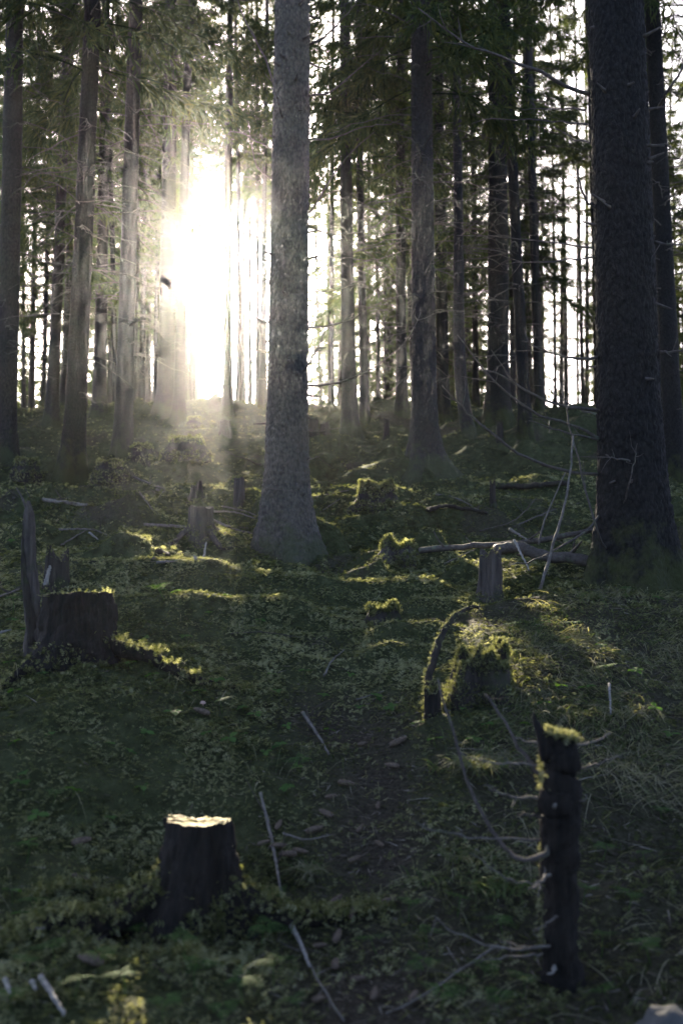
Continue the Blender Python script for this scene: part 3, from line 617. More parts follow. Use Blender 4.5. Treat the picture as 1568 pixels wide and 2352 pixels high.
# ------------------------------------------------------------------ the rest of the wood
def fill_forest():
    rs = np.random.default_rng(7); n_far = 0
    def ok(x, y, gap): return all((x - a) ** 2 + (y - b) ** 2 > gap * gap for a, b, _ in ALL_TREES)
    tanaz = SUN_DIR[0] / SUN_DIR[1]
    # ranks on the slope and along the crest
    for _ in range(3000):
        y = rs.uniform(21, 62); x = rs.uniform(-1, 1) * (3 + .50 * y)
        px = CX + F * x / y; infr = -30 < px < 1600; off = x - tanaz * y
        if not ok(x, y, 1.45): continue
        if 1245 < px < 1370 and rs.random() < .6: continue
        if abs(px - 500) < 20 or (infr and y < 24): continue
        if n_far >= 125: break
        r = rs.uniform(.07, .15); sz = rs.uniform(.75, 1.05); cr = int(rs.integers(0, 4)) if rs.random() < .9 else None; z = gz(x, y)
        if blocks(x, y, z, r, cr, sz, .22):
            cr = 3 if not blocks(x, y, z, r, 3, sz, .22) else None
            if y < 26 and blocks(x, y, z, r, None, sz): continue
        n_far += 1
        spruce((x, y, gz(x, y)), (rs.normal(0, .02), rs.normal(0, .02), 1), r, int(rs.integers(0, 5)), 'slender spruce in the ranks along the hill crest', 'distant spruces on the hill crest',
               cr, None if y > 45 else int(rs.integers(0, 3)), rs.random() * 6.28, sz)
    nf = 0
    for _ in range(2000):
        y = rs.uniform(54, 92); x = rs.uniform(-.40, .36) * y; px = CX + F * x / y; z = gz(x, y)
        sz = rs.uniform(.6, 1.0); sz = min(sz, (EYE[2] + .235 * y - z) / 22)
        if not ok(x, y, 1.7) or (1250 < px < 1360 and rs.random() < .5): continue
        nf += 1
        if nf > 90: break
        spruce((x, y, z), (rs.normal(0, .015), 0, 1), rs.uniform(.07, .12), int(rs.integers(0, 5)), 'far pale spruce in the wood beyond the crest', 'far spruces beyond the crest', 4 if rs.random() < .5 else 2, None, None, sz)
    for px, y in ((448, 62), (462, 70), (476, 58), (488, 75), (499, 66), (512, 80), (520, 61), (536, 72), (552, 65), (568, 60), (430, 68), (415, 60), (585, 74), (603, 64)):
        x = (px - CX) / F * y; z = gz(x, y); spruce((x, y, z), (rs.normal(0, .015), 0, 1), rs.uniform(.09, .14), int(rs.integers(0, 5)), 'far pale spruce in the wood beyond the crest', 'far spruces beyond the crest', 2 if px % 2 else 4, None, None, (EYE[2] + .225 * y - z) / 22)
    for px, y, c, sz in ((352, 30, 3, 1), (372, 34, 1, 1), (408, 32, 3, .95), (566, 33, 3, .9), (590, 30, 1, 1), (300, 28, 0, 1), (335, 36, 3, 1), (360, 39, 3, .95), (388, 29, 3, 1), (425, 28, 3, 1.05), (436, 33, 3, 1), (458, 40, 3, .95), (552, 38, 3, .95), (578, 40, 3, .9), (608, 35, 3, 1), (598, 27, 1, 1.05), (630, 38, 3, 1), (322, 31, 1, 1),  (95, 30, 0, 1), (190, 31, 2, 1), (50, 33, 2, 1), (20, 27, 1, 1), (250, 34, 2, 1), (870, 33, 2, 1), (960, 30, 0, 1), (1010, 38, 2, 1), (1040, 44, None, 1), (1085, 40, 3, 1), (1110, 47, None, .95), (1150, 38, None, 1), (1195, 42, None, 1), (1225, 36, 3, .9), (1255, 45, None, .9), (1290, 40, 4, .85), (1330, 46, None, .95), (1350, 37, None, 1), (890, 40, 0, 1), (930, 46, 2, 1), (760, 44, 0, .9), (800, 38, 1, 1), (1095, 29, 2, 1), (1060, 34, 1, 1), (1180, 27, 2, 1), (760, 31, 1, 1)):
        x = (px - CX) / F * y; spruce((x, y, gz(x, y)), (rs.normal(0, .01), 0, 1), rs.uniform(.07, .11), int(rs.integers(0, 5)), 'slender spruce in the ranks along the hill crest', 'distant spruces on the hill crest', c, int(rs.integers(0, 3)), None, sz)
    for px, y, sz in ((395, 44, .9), (440, 50, .95), (470, 38, .8), (545, 42, .9), (575, 36, .85), (590, 52, 1.0), (620, 46, .95), (740, 40, .9), (760, 50, 1.0), (890, 43, .95), (350, 48, 1.0), (540, 58, 1.1), (455, 60, 1.1), (1020, 46, .9), (1180, 44, .9)):
        x = (px - CX) / F * y; spruce((x, y, gz(x, y)), (rs.normal(0, .02), 0, 1), rs.uniform(.06, .09), int(rs.integers(0, 5)), 'thin sparse spruce against the glare beyond the crest', 'sparse spruces beyond the crest', 4, 0 if y < 45 else None, None, sz)
    # trees just outside the view: their boughs and shade reach into it
    for x, y, r, c in ((-6.2, 13.5, .17, 3), (-8.5, 18.5, .16, 2), (-5.2, 8.2, .18, 5), (6.4, 11.5, .17, 3), (8.6, 16.5, .17, 2), (10.5, 22, .16, 0), (4.9, 5.2, .18, 1), (-4.4, 3.2, .17, 5), (-11.5, 24, .16, 1), (7.6, 7.5, .17, 3), (-7.8, 10.5, .16, 3)):
        if ok(x, y, 1.0): spruce((x, y, gz(x, y) - .02), (rs.normal(0, .01), rs.normal(0, .01), 1), r, int(rs.integers(0, 5)), 'spruce just past the side of the view', 'spruces flanking the view', c, 1)
    low = crown_mesh('crown', 1.2, 17, 34, 2.3, .5, 120, .45, wid=.075); nv = len(low.vertices); co = np.zeros(nv * 3, np.float32); low.vertices.foreach_get('co', co); co = co.reshape(-1, 3)
    polys = [p.vertices[:] for p in low.polygons]; q4 = np.array([p for p in polys if len(p) == 4]); bpy.data.meshes.remove(low); mbf = MB()
    for k in range(26):  # unseen trees added behind the camera to keep skylight off the trunk fronts
        x = rs.uniform(-9, 15); y = rs.uniform(-14, -2.4) if abs(x) < 6 else rs.uniform(-12, 1.0); y = min(y, -7) if x < -2 else y
        a = rs.random() * 6.28; R = np.array(((math.cos(a), -math.sin(a), 0), (math.sin(a), math.cos(a), 0), (0, 0, 1))); mbf.add(co @ R.T + (x, y, gz(x, y)), None, q4, rs.uniform(.2, .7))
        tube(mbf, [(x, y, gz(x, y) - .3), (x, y, gz(x, y) + 17)], [.17, .03], 8)
    obj('forest', mbf.mesh('forest', M['needles'], False, True), kind='stuff', label='unseen spruces added behind the viewer to block sky light from the back')
    n = 0
    for _ in range(500):
        y = rs.uniform(30, 56); x = rs.uniform(-.42, .36) * y; px = CX + F * x / y
        if not ok(x, y, .9) or (px > 1000 and rs.random() < .6) or blocks(x, y, gz(x, y), .9, None, .3): continue
        n += 1
        if n > 40: break
        s = rs.uniform(.55, 1.1); root = thing('young_spruce', 'young bushy spruce low among the distant trunks, ' + where(x, y), 'tree', (x, y, gz(x, y)), 'young spruces under the distant trees')
        t = obj('trunk', YTRUNK, root); t.scale = (s, s, s); c = obj('crown', YOUNG[n % 2], root); c.scale = (s, s, s); c.rotation_euler = (0, 0, rs.random() * 6)
fill_forest()

# ------------------------------------------------------------------ stumps
def moss_on(P, Nn, name, root, L=(.018, .035), dens_tone=.6):
    n = len(P); mb = MB()
    ax = Nn * RNG.uniform(.3, 1.0, n)[:, None] + RNG.normal(0, .55, (n, 3)); l = RNG.uniform(*L, n)
    fronds(mb, P - Nn * .004, ax, Nn + RNG.normal(0, .5, (n, 3)), l, l * RNG.uniform(.4, .6, n), np.clip(RNG.normal(dens_tone, .18, n), 0, 1), 3)
    return obj(name, mb.mesh(name, M['moss'], False, True), root, kind='stuff')
def stump_at(B, r, h, label, m='wood', top='broken', jag=.15, flare=.6, seed=0, lean=(0, 0), seg=72, moss=0.0, roots=(), mtop='cut', mossmin=.55, grain=.09, lobes=5, topmoss=1.0, fdec=.75, mL=None, tilt=0.0):
    """cut or broken stump: ridged body, rough top face, roots and moss as parts"""
    rs = np.random.default_rng(seed + 500); root = thing('tree_stump', label, 'stump', tuple(B))
    nz = 46; th = np.arange(seg) / seg * 2 * PI; u = np.linspace(0, 1, nz); U, T = np.meshgrid(u, th, indexing='ij')
    rim = 1 - jag * np.clip(.2 + 1.6 * (vn2(np.cos(th) * 1.6 + seed, np.sin(th) * 1.6, seed) - .35) + .6 * (vn2(th * 5, th * 0, seed + 3) - .5), -.15, 1)
    Z = -.12 + U * (h * rim[None] + .12)
    ph = rs.random(4) * 6.3; lob = .5 * np.cos(lobes * T + ph[0]) + .3 * np.cos((lobes - 2) * T + ph[1])
    R = r * (1 + .10 * (1 - U)) + r * flare * np.exp(-np.maximum(Z, 0) / (r * fdec)) * (.75 + .7 * lob) + r * .05 * np.cos(2 * T + ph[2]) + r * .04 * np.cos(3 * T + ph[3])
    R = R * (1 + grain * (vn2(T * seg / 2 / PI * .45 + 3, Z * 5, seed + 1) - .5) + .10 * (vn2(np.cos(T) * 2 + 5, np.sin(T) * 2 + Z * 9, seed + 2) - .5))
    f1, f2, cid = worley3(np.stack([(np.cos(T) * r * 30).ravel(), (np.sin(T) * r * 30).ravel(), (Z * 11).ravel()], 1), seed); R = R + (min(.012, r * .09) * (sstep(.03, .3, f2 - f1) * (.4 + cid) - .6)).reshape(R.shape) * (grain > .1)
    X = R * np.cos(T) + lean[0] * np.maximum(Z, 0) / h; Y = R * np.sin(T) + lean[1] * np.maximum(Z, 0) / h
    Z = Z - tilt * Y * U ** 3
    p = np.stack([X, Y, Z], -1); i = np.arange(nz - 1)[:, None] * seg + np.arange(seg)[None]; j = np.arange(nz - 1)[:, None] * seg + (np.arange(seg)[None] + 1) % seg
    mb = MB(); mb.add(p.reshape(-1, 3), None, np.stack([i, j, j + seg, i + seg], -1).reshape(-1, 4)); obj('body', mb.mesh('body', M[m]), root)
    edge = p[-1]; c = edge.mean(0); rings = [edge]
    for k, f in enumerate((.93, .8, .6, .4, .2, .03)):
        q = c + (edge - c) * f; q[:, 2] = (edge[:, 2] - c[2]) * f ** 1.5 + c[2] + rs.normal(0, .0015 + .03 * jag * h, seg) - (jag * h * .25) * (1 - f); rings.append(q)
    rr = np.stack(rings); n2 = len(rings); i = np.arange(n2 - 1)[:, None] * seg + np.arange(seg)[None]; j = np.arange(n2 - 1)[:, None] * seg + (np.arange(seg)[None] + 1) % seg
    mb = MB(); mb.add(rr.reshape(-1, 3), None, np.stack([i, j, j + seg, i + seg], -1).reshape(-1, 4)); obj('top_face', mb.mesh('top_face', M[mtop]), root)
    for az, l, rr0 in roots:
        pts = []; 
        for t in np.linspace(0, 1, 9):
            x = math.cos(az + .25 * t) * (r * .6 + l * t); y = math.sin(az + .25 * t) * (r * .6 + l * t); g = gz(B[0] + x, B[1] + y) - B[2]
            pts.append((x, y, g * min(1, t * 2.2) + (1 - min(1, t * 2.2)) * rr0 * 1.8 + rr0 * .35 * (1 - t)))
        mb = MB(); tube(mb, np.array(pts), np.linspace(rr0, rr0 * .25, 9), 8, True, .25); rt = obj('root', mb.mesh('root', M[m]), root)
        if moss > 0:
            n = int(l * 1400 * moss); t = rs.integers(0, 9, n); pp = np.array(pts)[t]; Nn = rs.normal(0, .5, (n, 3)); Nn[:, 2] = np.abs(Nn[:, 2]) + .5; Nn /= np.linalg.norm(Nn, axis=1)[:, None]
            pp = pp + Nn * np.linspace(rr0, rr0 * .25, 9)[t][:, None] + rs.normal(0, l * .05, (n, 3)) * (1, 1, 0); moss_on(pp, Nn, 'moss', rt)
    if moss > 0:
        pp = p.reshape(-1, 3); nn = np.stack([np.cos(T), np.sin(T), .35 + 0 * T], -1).reshape(-1, 3); nn /= np.linalg.norm(nn, axis=1)[:, None]
        pz = (pp[:, 2] / h + .35 * (vn2(T.ravel() * 1.3, pp[:, 2] * 8, seed + 9) - .5)); okm = np.where((pz > mossmin) | (pz < .22))[0]
        a = rs.choice(okm, int(2600 * moss)) if len(okm) else np.zeros(0, int); tp = rr[:5].reshape(-1, 3); b = rs.integers(0, len(tp), int(1500 * moss * topmoss))
        P_ = np.concatenate([pp[a] + rs.normal(0, .006, (len(a), 3)), tp[b] + rs.normal(0, .01, (len(b), 3)) * (1, 1, .3)]); N_ = np.concatenate([nn[a], np.tile((0, 0, 1.0), (len(b), 1))])
        moss_on(P_, N_, 'moss', root, mL or ((.016, .030) if B[1] < 7.5 else (.022, .036)))
    return root
def stump_px(px, py, wpx, ytop, label, d=None, lean=0, **k):
    B = G(px, py) if d is None else PT(px, py, d)
    h = (py - ytop) * B[1] / F; g = gz(B[0], B[1]); h = max(h + B[2] - g, .6 * h); B[2] = g
    return stump_at(B, wpx * B[1] / F / 2, h, label, lean=(lean * B[1] / F, 0), **k)
stump_px(455, 2140, 140, 1885, 'low sawn stump with a sunlit yellow top and mossy roots in the front', m='wood_black', jag=.06, flare=1.9, fdec=1.25, seed=1, moss=1.5, mossmin=1.2, topmoss=.0, tilt=.13, lobes=3,
         roots=((PI * 1.12, .68, .075), (PI * .93, .45, .05), (PI * 1.95, .55, .065), (PI * 1.45, .35, .06)), grain=.16)
stump_px(180, 1520, 150, 1362, 'wide dark sawn stump with a pale mossy top beside the tall splinter', m='wood_black', jag=.06, flare=.4, seed=2, moss=.6, mossmin=1.2, topmoss=.15, tilt=.06, lobes=3, roots=((PI * 1.9, .75, .05), (PI * 1.2, .4, .05), (PI * .1, .4, .04)), grain=.12)
stump_px(132, 1350, 52, 1255, 'split grey stump with an upright splinter behind the wide dark stump', jag=.35, flare=.2, seed=3, m='wood_dark', mtop='wood', moss=.12, mossmin=.8)
stump_px(461, 1255, 56, 1162, 'tall weathered grey stump among fallen sticks left of the central trunk', d=8.9, jag=.1, flare=.22, seed=4, m='wood', mtop='wood', moss=.15, mossmin=1.1, topmoss=0.0, roots=((PI * 1.2, .5, .035), (PI * 1.75, .4, .035), (PI * .1, .4, .04)))
stump_px(549, 1158, 22, 1096, 'slim pale stub close to the left side of the central trunk', jag=.10, flare=.25, seed=5, mtop='wood')
stump_px(452, 1142, 26, 1104, 'small dark pointed stump halfway up the mossy slope', jag=.5, flare=.5, seed=6, m='wood_dark', mtop='wood_dark')
stump_px(866, 1178, 62, 1106, 'rounded mossy stump with a bright rim on the hummock right of the central trunk', d=10.4, jag=.4, flare=.95, fdec=1.1, seed=7, m='wood_dark', mtop='wood_dark', moss=1.3, mossmin=.45)
stump_px(912, 1285, 58, 1236, 'low rotten mossy stump below the rounded mossy one', jag=.55, flare=1.1, seed=8, m='wood', mtop='wood_dark', moss=1.1, mossmin=.55)
stump_px(880, 1435, 58, 1386, 'small dark stump in the mossy hollow', jag=.55, flare=.9, seed=9, m='wood_dark', mtop='wood_dark', moss=.9, mossmin=.75)
stump_px(1126, 1385, 50, 1262, 'grey barkless stump leaning under the crossed fallen poles', d=6.7, jag=.2, flare=.35, seed=10, m='wood', mtop='wood', topmoss=.2, moss=.2, mossmin=1.1)
stump_px(1131, 1162, 13, 1102, 'thin dark stub standing alone on the green moss at the right', jag=.3, flare=.6, seed=11, m='wood_dark', mtop='wood_dark')
stump_px(887, 1005, 12, 962, 'short thin stub left of the flared dark trunk', jag=.2, flare=.3, seed=12, m='wood_dark', mtop='wood_dark')
stump_px(518, 993, 24, 964, 'stubby stump on the pale moss below the sun', jag=.15, flare=.3, seed=13, m='wood', mtop='wood')
stump_px(446, 983, 26, 957, 'mossy knob of a stump on the slope left of the stubby one', jag=.2, flare=.6, seed=14, m='wood_dark', mtop='wood_dark', moss=.5)
stump_px(719, 998, 22, 958, 'black stump hard by the right side of the central trunk', jag=.3, flare=.3, seed=15, m='wood_dark', mtop='wood_dark')
stump_px(745, 996, 18, 966, 'low black stump beside the other black stump', jag=.3, flare=.4, seed=16, m='wood_dark', mtop='wood_dark')
stump_px(1147, 1015, 15, 968, 'short dark stub in front of the broad black spruce', jag=.3, flare=.3, seed=17, m='wood_dark', mtop='wood_dark')
stump_px(250, 1092, 50, 1055, 'low mossy stump between the two stout left spruces', jag=.3, flare=.7, seed=18, m='wood_dark', mtop='wood_dark', moss=.6)
stump_px(62, 1090, 46, 1052, 'dark mossy stump at the foot of the left-hand trees', jag=.3, flare=.6, seed=19, m='wood_dark', mtop='wood_dark', moss=.5)
stump_px(430, 1115, 60, 1040, 'ragged rotting stump crowning the big mossy hummock', jag=.35, flare=.8, seed=20, m='wood_dark', mtop='wood_dark', moss=.7, d=13.3)
stump_px(325, 1055, 40, 1018, 'dark rooty stump beside the spruce left of the hummock', jag=.3, flare=.8, seed=25, m='wood_dark', mtop='wood_dark', moss=.4)
stump_px(1098, 1605, 92, 1462, 'big leaning moss-covered stump with a bright rim at the edge of the grassy bank', d=4.85, lean=14, jag=.55, flare=1.1, fdec=1.5, seed=21, m='wood_dark', mtop='wood_dark', moss=2.0, mossmin=.45, mL=(.012, .024))
stump_px(992, 1640, 34, 1568, 'small black stub at the foot of the big leaning mossy stump', d=4.6, jag=.3, flare=.2, seed=22, m='wood_black', mtop='wood_dark', moss=.18, mossmin=.8, mL=(.010, .018))

# the tall splinter at the left
B = G(78, 1500); B[2] = gz(B[0], B[1]) - .05; sn = thing('broken_snag', 'tall narrow splintered snag standing at the left edge', 'snag', tuple(B))
mb = MB(); tube(mb, spline([(0, 0, -.1), PT(76, 1400, B[1]) - B, PT(70, 1280, B[1]) - B, PT(66, 1150, B[1]) - B], 26), np.interp(np.linspace(0, 1, 26), [0, .2, .93, 1], [.062, .042, .028, .006]), 14, True, .35); obj('body', mb.mesh('body', M['wood']), sn)
mb = MB(); tube(mb, spline([PT(80, 1480, B[1] - .04) - B, PT(58, 1330, B[1] - .03) - B, PT(55, 1195, B[1]) - B], 14), np.linspace(.03, .008, 14), 8, True, .4); obj('splinter', mb.mesh('splinter', M['wood_dark']), sn)
mb = MB(); tube(mb, spline([PT(62, 1170, B[1]) - B, PT(50, 1140, B[1]) - B, PT(38, 1120, B[1] + .05) - B], 6), np.linspace(.008, .003, 6), 5); obj('branch', mb.mesh('branch', M['twig']), sn)

# the twiggy snag at the front right
B = PT(1288, 2290, 3.1); B[2] = gz(B[0], B[1]) - .05; sd = 3.1
sg = thing('broken_snag', 'black broken snag with curved dead side twigs and a sunlit mossy top', 'snag', tuple(B))
def LP(x, y, dd=0.0): return PT(x, y, sd + dd) - B
zs = 60; axp = spline([LP(1288, 2330), LP(1288, 2150), LP(1284, 1950), LP(1286, 1800), LP(1287, 1690)], zs); rd = np.interp(np.linspace(0, 1, zs), [0, .15, .6, .93, 1], [.082, .060, .056, .052, .049])
mb = MB(); axp = axp + .006 * np.stack([vn2(np.arange(zs) * .35, 0 * np.arange(zs), k) - .5 for k in (1, 2, 3)], 1) * 2; tube(mb, axp, rd * (.86 + .3 * vn2(np.arange(zs) * .17, 0 * np.arange(zs), 8)), 26, True, .26); obj('body', mb.mesh('body', M['wood_black']), sg)
mb = MB(); tube(mb, spline([LP(1262, 1740, -.01), LP(1244, 1690, -.01), LP(1230, 1660), LP(1224, 1636)], 10), [.030, .026, .022, .018, .015, .012, .010, .008, .006, .003], 9, True, .2); obj('splinter', mb.mesh('splinter', M['wood_black']), sg)
n = 420; a = RNG.random(n) * 6.28; rr_ = np.sqrt(RNG.random(n)) * .055; tp = LP(1290, 1690)
moss_on(np.stack([tp[0] + rr_ * np.cos(a), tp[1] + rr_ * np.sin(a), tp[2] + .004 - .012 * np.cos(a) * (rr_ / .055)], 1), np.tile((0, 0, 1.0), (n, 1)), 'moss', sg, (.014, .026), .85)
n = 330; ii = RNG.integers(14, 58, n); aa = RNG.normal(PI * .95, .35, n); P_ = axp[ii] + np.stack([np.cos(aa), np.sin(aa), 0 * aa], 1) * (rd[ii] * 1.02)[:, None] + RNG.normal(0, .006, (n, 3)); keepm = vn2(axp[ii][:, 2] * 14, aa * 0, 91) > .42
moss_on(P_[keepm], np.stack([np.cos(aa), np.sin(aa), 0 * aa], 1)[keepm], 'moss', sg, (.010, .022), .8)
for pts, r, m in [([(1256, 1945, -.03), (1240, 1968, -.06), (1208, 1976, -.05), (1170, 1955, .0), (1110, 1880, .06), (1065, 1770, .1), (1035, 1660, .15), (1005, 1560, .2)], .0085, 'twig'),
                  ([(1240, 1928, 0), (1150, 1928, -.05), (1064, 1918, -.1), (1000, 1906, -.12), (949, 1889, -.15)], .0055, 'stick'), ([(1245, 1833, 0), (1179, 1830, -.05), (1140, 1816, -.06), (1109, 1804, -.08)], .006, 'stick'),
                  ([(1240, 1758, 0), (1160, 1754, .05), (1104, 1748, .08), (1054, 1730, .1)], .005, 'stick'), ([(1250, 1785, .02), (1220, 1755, .06), (1184, 1708, .12), (1150, 1645, .2), (1112, 1590, .25)], .008, 'twig'),
                  ([(1240, 1708, 0), (1210, 1702, .05), (1184, 1694, .08)], .005, 'stick'), ([(1315, 1765, 0), (1370, 1755, -.05), (1426, 1732, -.1)], .0065, 'stick'), ([(1315, 1716, 0), (1360, 1706, .08), (1404, 1684, .15)], .0065, 'stick'),
                  ([(1246, 2036, 0), (1214, 2033, -.04), (1164, 2018, -.06), (1120, 1990, -.08), (1079, 1957, -.1)], .0045, 'stick'), ([(1262, 2010, -.05), (1240, 2024, -.09), (1214, 2044, -.12)], .0075, 'stick'),
                  ([(1262, 2173, -.05), (1215, 2180, -.08), (1150, 2178, -.1), (1100, 2165, -.12), (1054, 2146, -.14), (1015, 2120, -.16), (991, 2097, -.18)], .006, 'stick'), ([(1245, 2190, -.05), (1180, 2198, -.1), (1104, 2203, -.15)], .0045, 'stick'),
                  ([(1280, 2106, -.07), (1250, 2125, -.1), (1222, 2143, -.12)], .004, 'stick'), ([(1310, 1842, 0), (1335, 1838, -.05), (1352, 1830, -.06)], .005, 'stick'), ([(1275, 1852, -.055), (1274, 1848, -.075)], .008, 'pale'),
                  ([(1272, 2220, -.06), (1270, 2232, -.09), (1256, 2237, -.11)], .006, 'pale'), ([(1210, 2178, -.09), (1190, 2172, -.1), (1140, 2155, -.05)], .004, 'stick'), ([(1250, 1880, 0), (1215, 1870, -.04), (1190, 1872, -.06)], .005, 'twig'),
                  ([(1250, 1990, -.02), (1235, 2050, -.05), (1238, 2060, -.06)], .005, 'stick')]:
    P = jitter(spline([LP(*q) for q in pts], 14), .0032); mb = MB(); tube(mb, P, np.linspace(r, r * .4, 14) * (.78 if m == 'stick' else 1.05), 6, True, .25)
    for s in range(2 if len(pts) > 3 else 0):
        k = RNG.integers(4, 13); e = P[k] + RNG.normal(0, .022, 3); tube(mb, [P[k], e], [.002, .0012], 3, False)
    obj('branch', mb.mesh('branch', M[m]), sg)

# ------------------------------------------------------------------ fallen wood
def stick(pts, r, label, m='stick', cat='branch', name='fallen_branch', tip=.5, twigs=0, sides=7, group=None, sub=20, wob=.2):
    """points: (picture x, picture y) on the ground, or (x, y, depth) in the air"""
    P = []
    for q in pts:
        if len(q) == 2:
            g = G(*q)
            if P and abs(g[1] - P[-1][1]) > .12 * P[-1][1]:
                dn = P[-1][1] * (1.06 if g[1] > P[-1][1] else .94); g = PT(q[0], q[1], dn); g[2] = gz(g[0], g[1])
            g = g + (0, 0, r * .9 + (.022 if g[1] < 6.5 else .012))
            P.append(g)
        else: P.append(PT(*q))
    r = r * (.78 if len(pts[0]) == 2 else 1.0); P = spline(P, sub); B = P[0].copy(); P = jitter(P - B, r * .18); o = thing(name, label, cat, tuple(B), group) if twigs else None
    mb = MB(); tube(mb, P, np.linspace(r, r * tip, sub), sides, True, wob)
    if not twigs: return obj(name, mb.mesh(name, M[m]), None, tuple(B), label, cat, group)
    obj('stem', mb.mesh('stem', M[m]), o)
    for s in range(twigs):
        k = RNG.integers(3, sub - 2); l = RNG.uniform(.08, .3); dv = RNG.normal(0, 1, 3); dv[2] = abs(dv[2]); dv /= np.linalg.norm(dv); mb = MB()
        tube(mb, spline([P[k], P[k] + dv * l * .5 + RNG.normal(0, .02, 3), P[k] + dv * l], 5), np.linspace(r * .4, r * .15, 5), 4, False); obj('twig', mb.mesh('twig', M['twig']), o)
    return o
stick([(962, 1264, 7.9), (1060, 1256, 7.8), (1160, 1250, 7.75), (1260, 1236, 7.75), (1385, 1213, 7.8)], .026, 'long thin fallen pole lying across the grey stump, upper of two', 'twig', 'log', 'fallen_log', .8, 4)
stick([(1140, 1262, 7.5), (1180, 1256, 7.4), (1215, 1266, 7.35), (1260, 1280, 7.3), (1390, 1292, 7.15)], .044, 'thick crooked fallen log reaching to the big right-hand trunk', 'twig', 'log', 'fallen_log', .9, 3, 12)
stick([(980, 1180), (1030, 1172), (1120, 1188)], .03, 'dark fallen log half sunk in moss right of the rounded stump', 'wood_dark', 'log', 'fallen_log', .7)
stick([(1140, 1126), (1210, 1128), (1300, 1120)], .05, 'dark log lying across the green slope behind the thin stub', 'wood_dark', 'log', 'fallen_log', .8)
stick([(1240, 1352, 6.2), (1270, 1250, 6.15), (1302, 1130, 6.1), (1315, 1000, 6.1)], .011, 'long sunlit whip leaning upright before the right-hand tree', 'stick', tip=.5)
stick([(1236, 1250, 6.9), (1247, 1205, 6.85), (1262, 1165, 6.85), (1300, 1080, 6.9)], .008, 'shorter pale whip standing left of the long sunlit one', 'stick')
stick([(1020, 1300), (1090, 1262, 7.2)], .008, 'thin twig propped against the grey stump', 'stick')
stick([(1180, 1240, 7.2), (1215, 1310, 7.0)], .010, 'short pale twig leaning on the thick crooked log', 'pale')
stick([(1170, 1215, 7.9), (1210, 1240, 7.6)], .013, 'broken twig end above the crossed poles', 'stick')
stick([(1210, 1300), (1260, 1328)], .009, 'forked twig under the thick crooked log', 'stick')
stick([(330, 1212), (380, 1214), (430, 1218)], .022, 'pale log pointing at the weathered grey stump', 'stick', 'log', 'fallen_log', .8)
stick([(362, 1278), (400, 1250), (432, 1222)], .030, 'dark log slanting up to the weathered grey stump', 'wood_dark', 'log', 'fallen_log', .8)
stick([(352, 1290), (405, 1260)], .014, 'grey stick below the dark slanting log', 'stick')
stick([(448, 1290), (462, 1268), (474, 1245, 8.5)], .018, 'bleached stub of wood leaning at the foot of the weathered stump', 'pale')
stick([(360, 1300), (408, 1296)], .014, 'short pale stick on the moss right of the round hummock', 'stick')
stick([(305, 1100), (360, 1122), (420, 1150)], .020, 'long grey branch running down the slope to the weathered stump', 'stick', tip=.7, twigs=3)
stick([(360, 1130), (430, 1162)], .022, 'dark branch under the long grey one on the slope', 'twig', twigs=2)
stick([(320, 1135), (352, 1178)], .012, 'thin twig lying down the long mossy ridge', 'stick')
stick([(492, 1180), (540, 1182), (585, 1196)], .015, 'curved grey branch between the weathered stump and the central trunk', 'stick', twigs=2)
stick([(510, 1168), (560, 1178), (590, 1190)], .013, 'upper of the branches right of the weathered stump', 'stick')
stick([(490, 1200), (540, 1222), (580, 1232)], .018, 'thick stick by the roots of the central trunk', 'stick', twigs=3)
stick([(520, 1215), (570, 1218)], .010, 'small stick above the roots of the central trunk', 'twig')
stick([(135, 1222), (210, 1222), (245, 1235)], .012, 'thin branch above the round hummock at the left', 'stick', twigs=2)
stick([(140, 1258), (200, 1222)], .011, 'stick crossing the thin branch left of the round hummock', 'stick')
stick([(205, 1230), (225, 1245)], .014, 'short pale stick just above the round hummock', 'pale')
stick([(100, 1155), (160, 1164), (200, 1168)], .028, 'grey log among the moss behind the tall splinter', 'stick', 'log', 'fallen_log', .7, 3)
stick([(30, 1150), (120, 1152)], .02, 'dark stick behind the tall splinter', 'twig', twigs=4)
stick([(105, 1345, 5.6), (116, 1300, 5.6)], .014, 'pale peeled stick between the tall splinter and the split stump', 'pale')
stick([(-10, 1385), (50, 1352, 5.3)], .012, 'dark branch poking in from the left edge beside the splinter', 'twig', twigs=3)
stick([(-10, 1470), (26, 1458)], .011, 'white stick end at the left edge below the splinter', 'pale')
stick([(530, 1466), (600, 1462), (690, 1474)], .0045, 'thin dark twig lying on the open moss in the middle', 'twig', twigs=2)
stick([(744, 1565), (762, 1530), (790, 1505)], .008, 'grey stick lying at the edge of the mossy hollow', 'stick')
stick([(818, 1620), (880, 1600)], .006, 'pale stick at the lower rim of the mossy hollow', 'stick')
stick([(695, 1652), (722, 1692), (756, 1750)], .012, 'lichen-spotted grey stick slanting beside the track', 'stick', twigs=2, wob=.4)
stick([(598, 1838), (615, 1905), (632, 1990), (648, 2085), (680, 2160), (705, 2225), (745, 2300), (790, 2370)], .0085, 'long crooked branch with peeling white bark running down to the bottom edge', 'stick', twigs=3, sub=30, wob=.45)
stick([(668, 2150), (688, 2185), (710, 2245)], .0105, 'white peeled length of bark on the long crooked branch', 'pale', wob=.4)
stick([(1142, 2192), (1060, 2248), (955, 2318), (885, 2352)], .006, 'thin grey stick slanting across the bottom right of the track', 'stick', twigs=2)
stick([(-10, 2156), (60, 2158), (104, 2154)], .008, 'grey stick lying level at the left edge near the bottom', 'stick')
stick([(94, 2272), (118, 2310), (146, 2362)], .012, 'bleached stick in the bottom left corner, the longest of three', 'pale')
stick([(12, 2276), (24, 2310)], .010, 'bleached stick end at the far bottom left corner', 'pale')
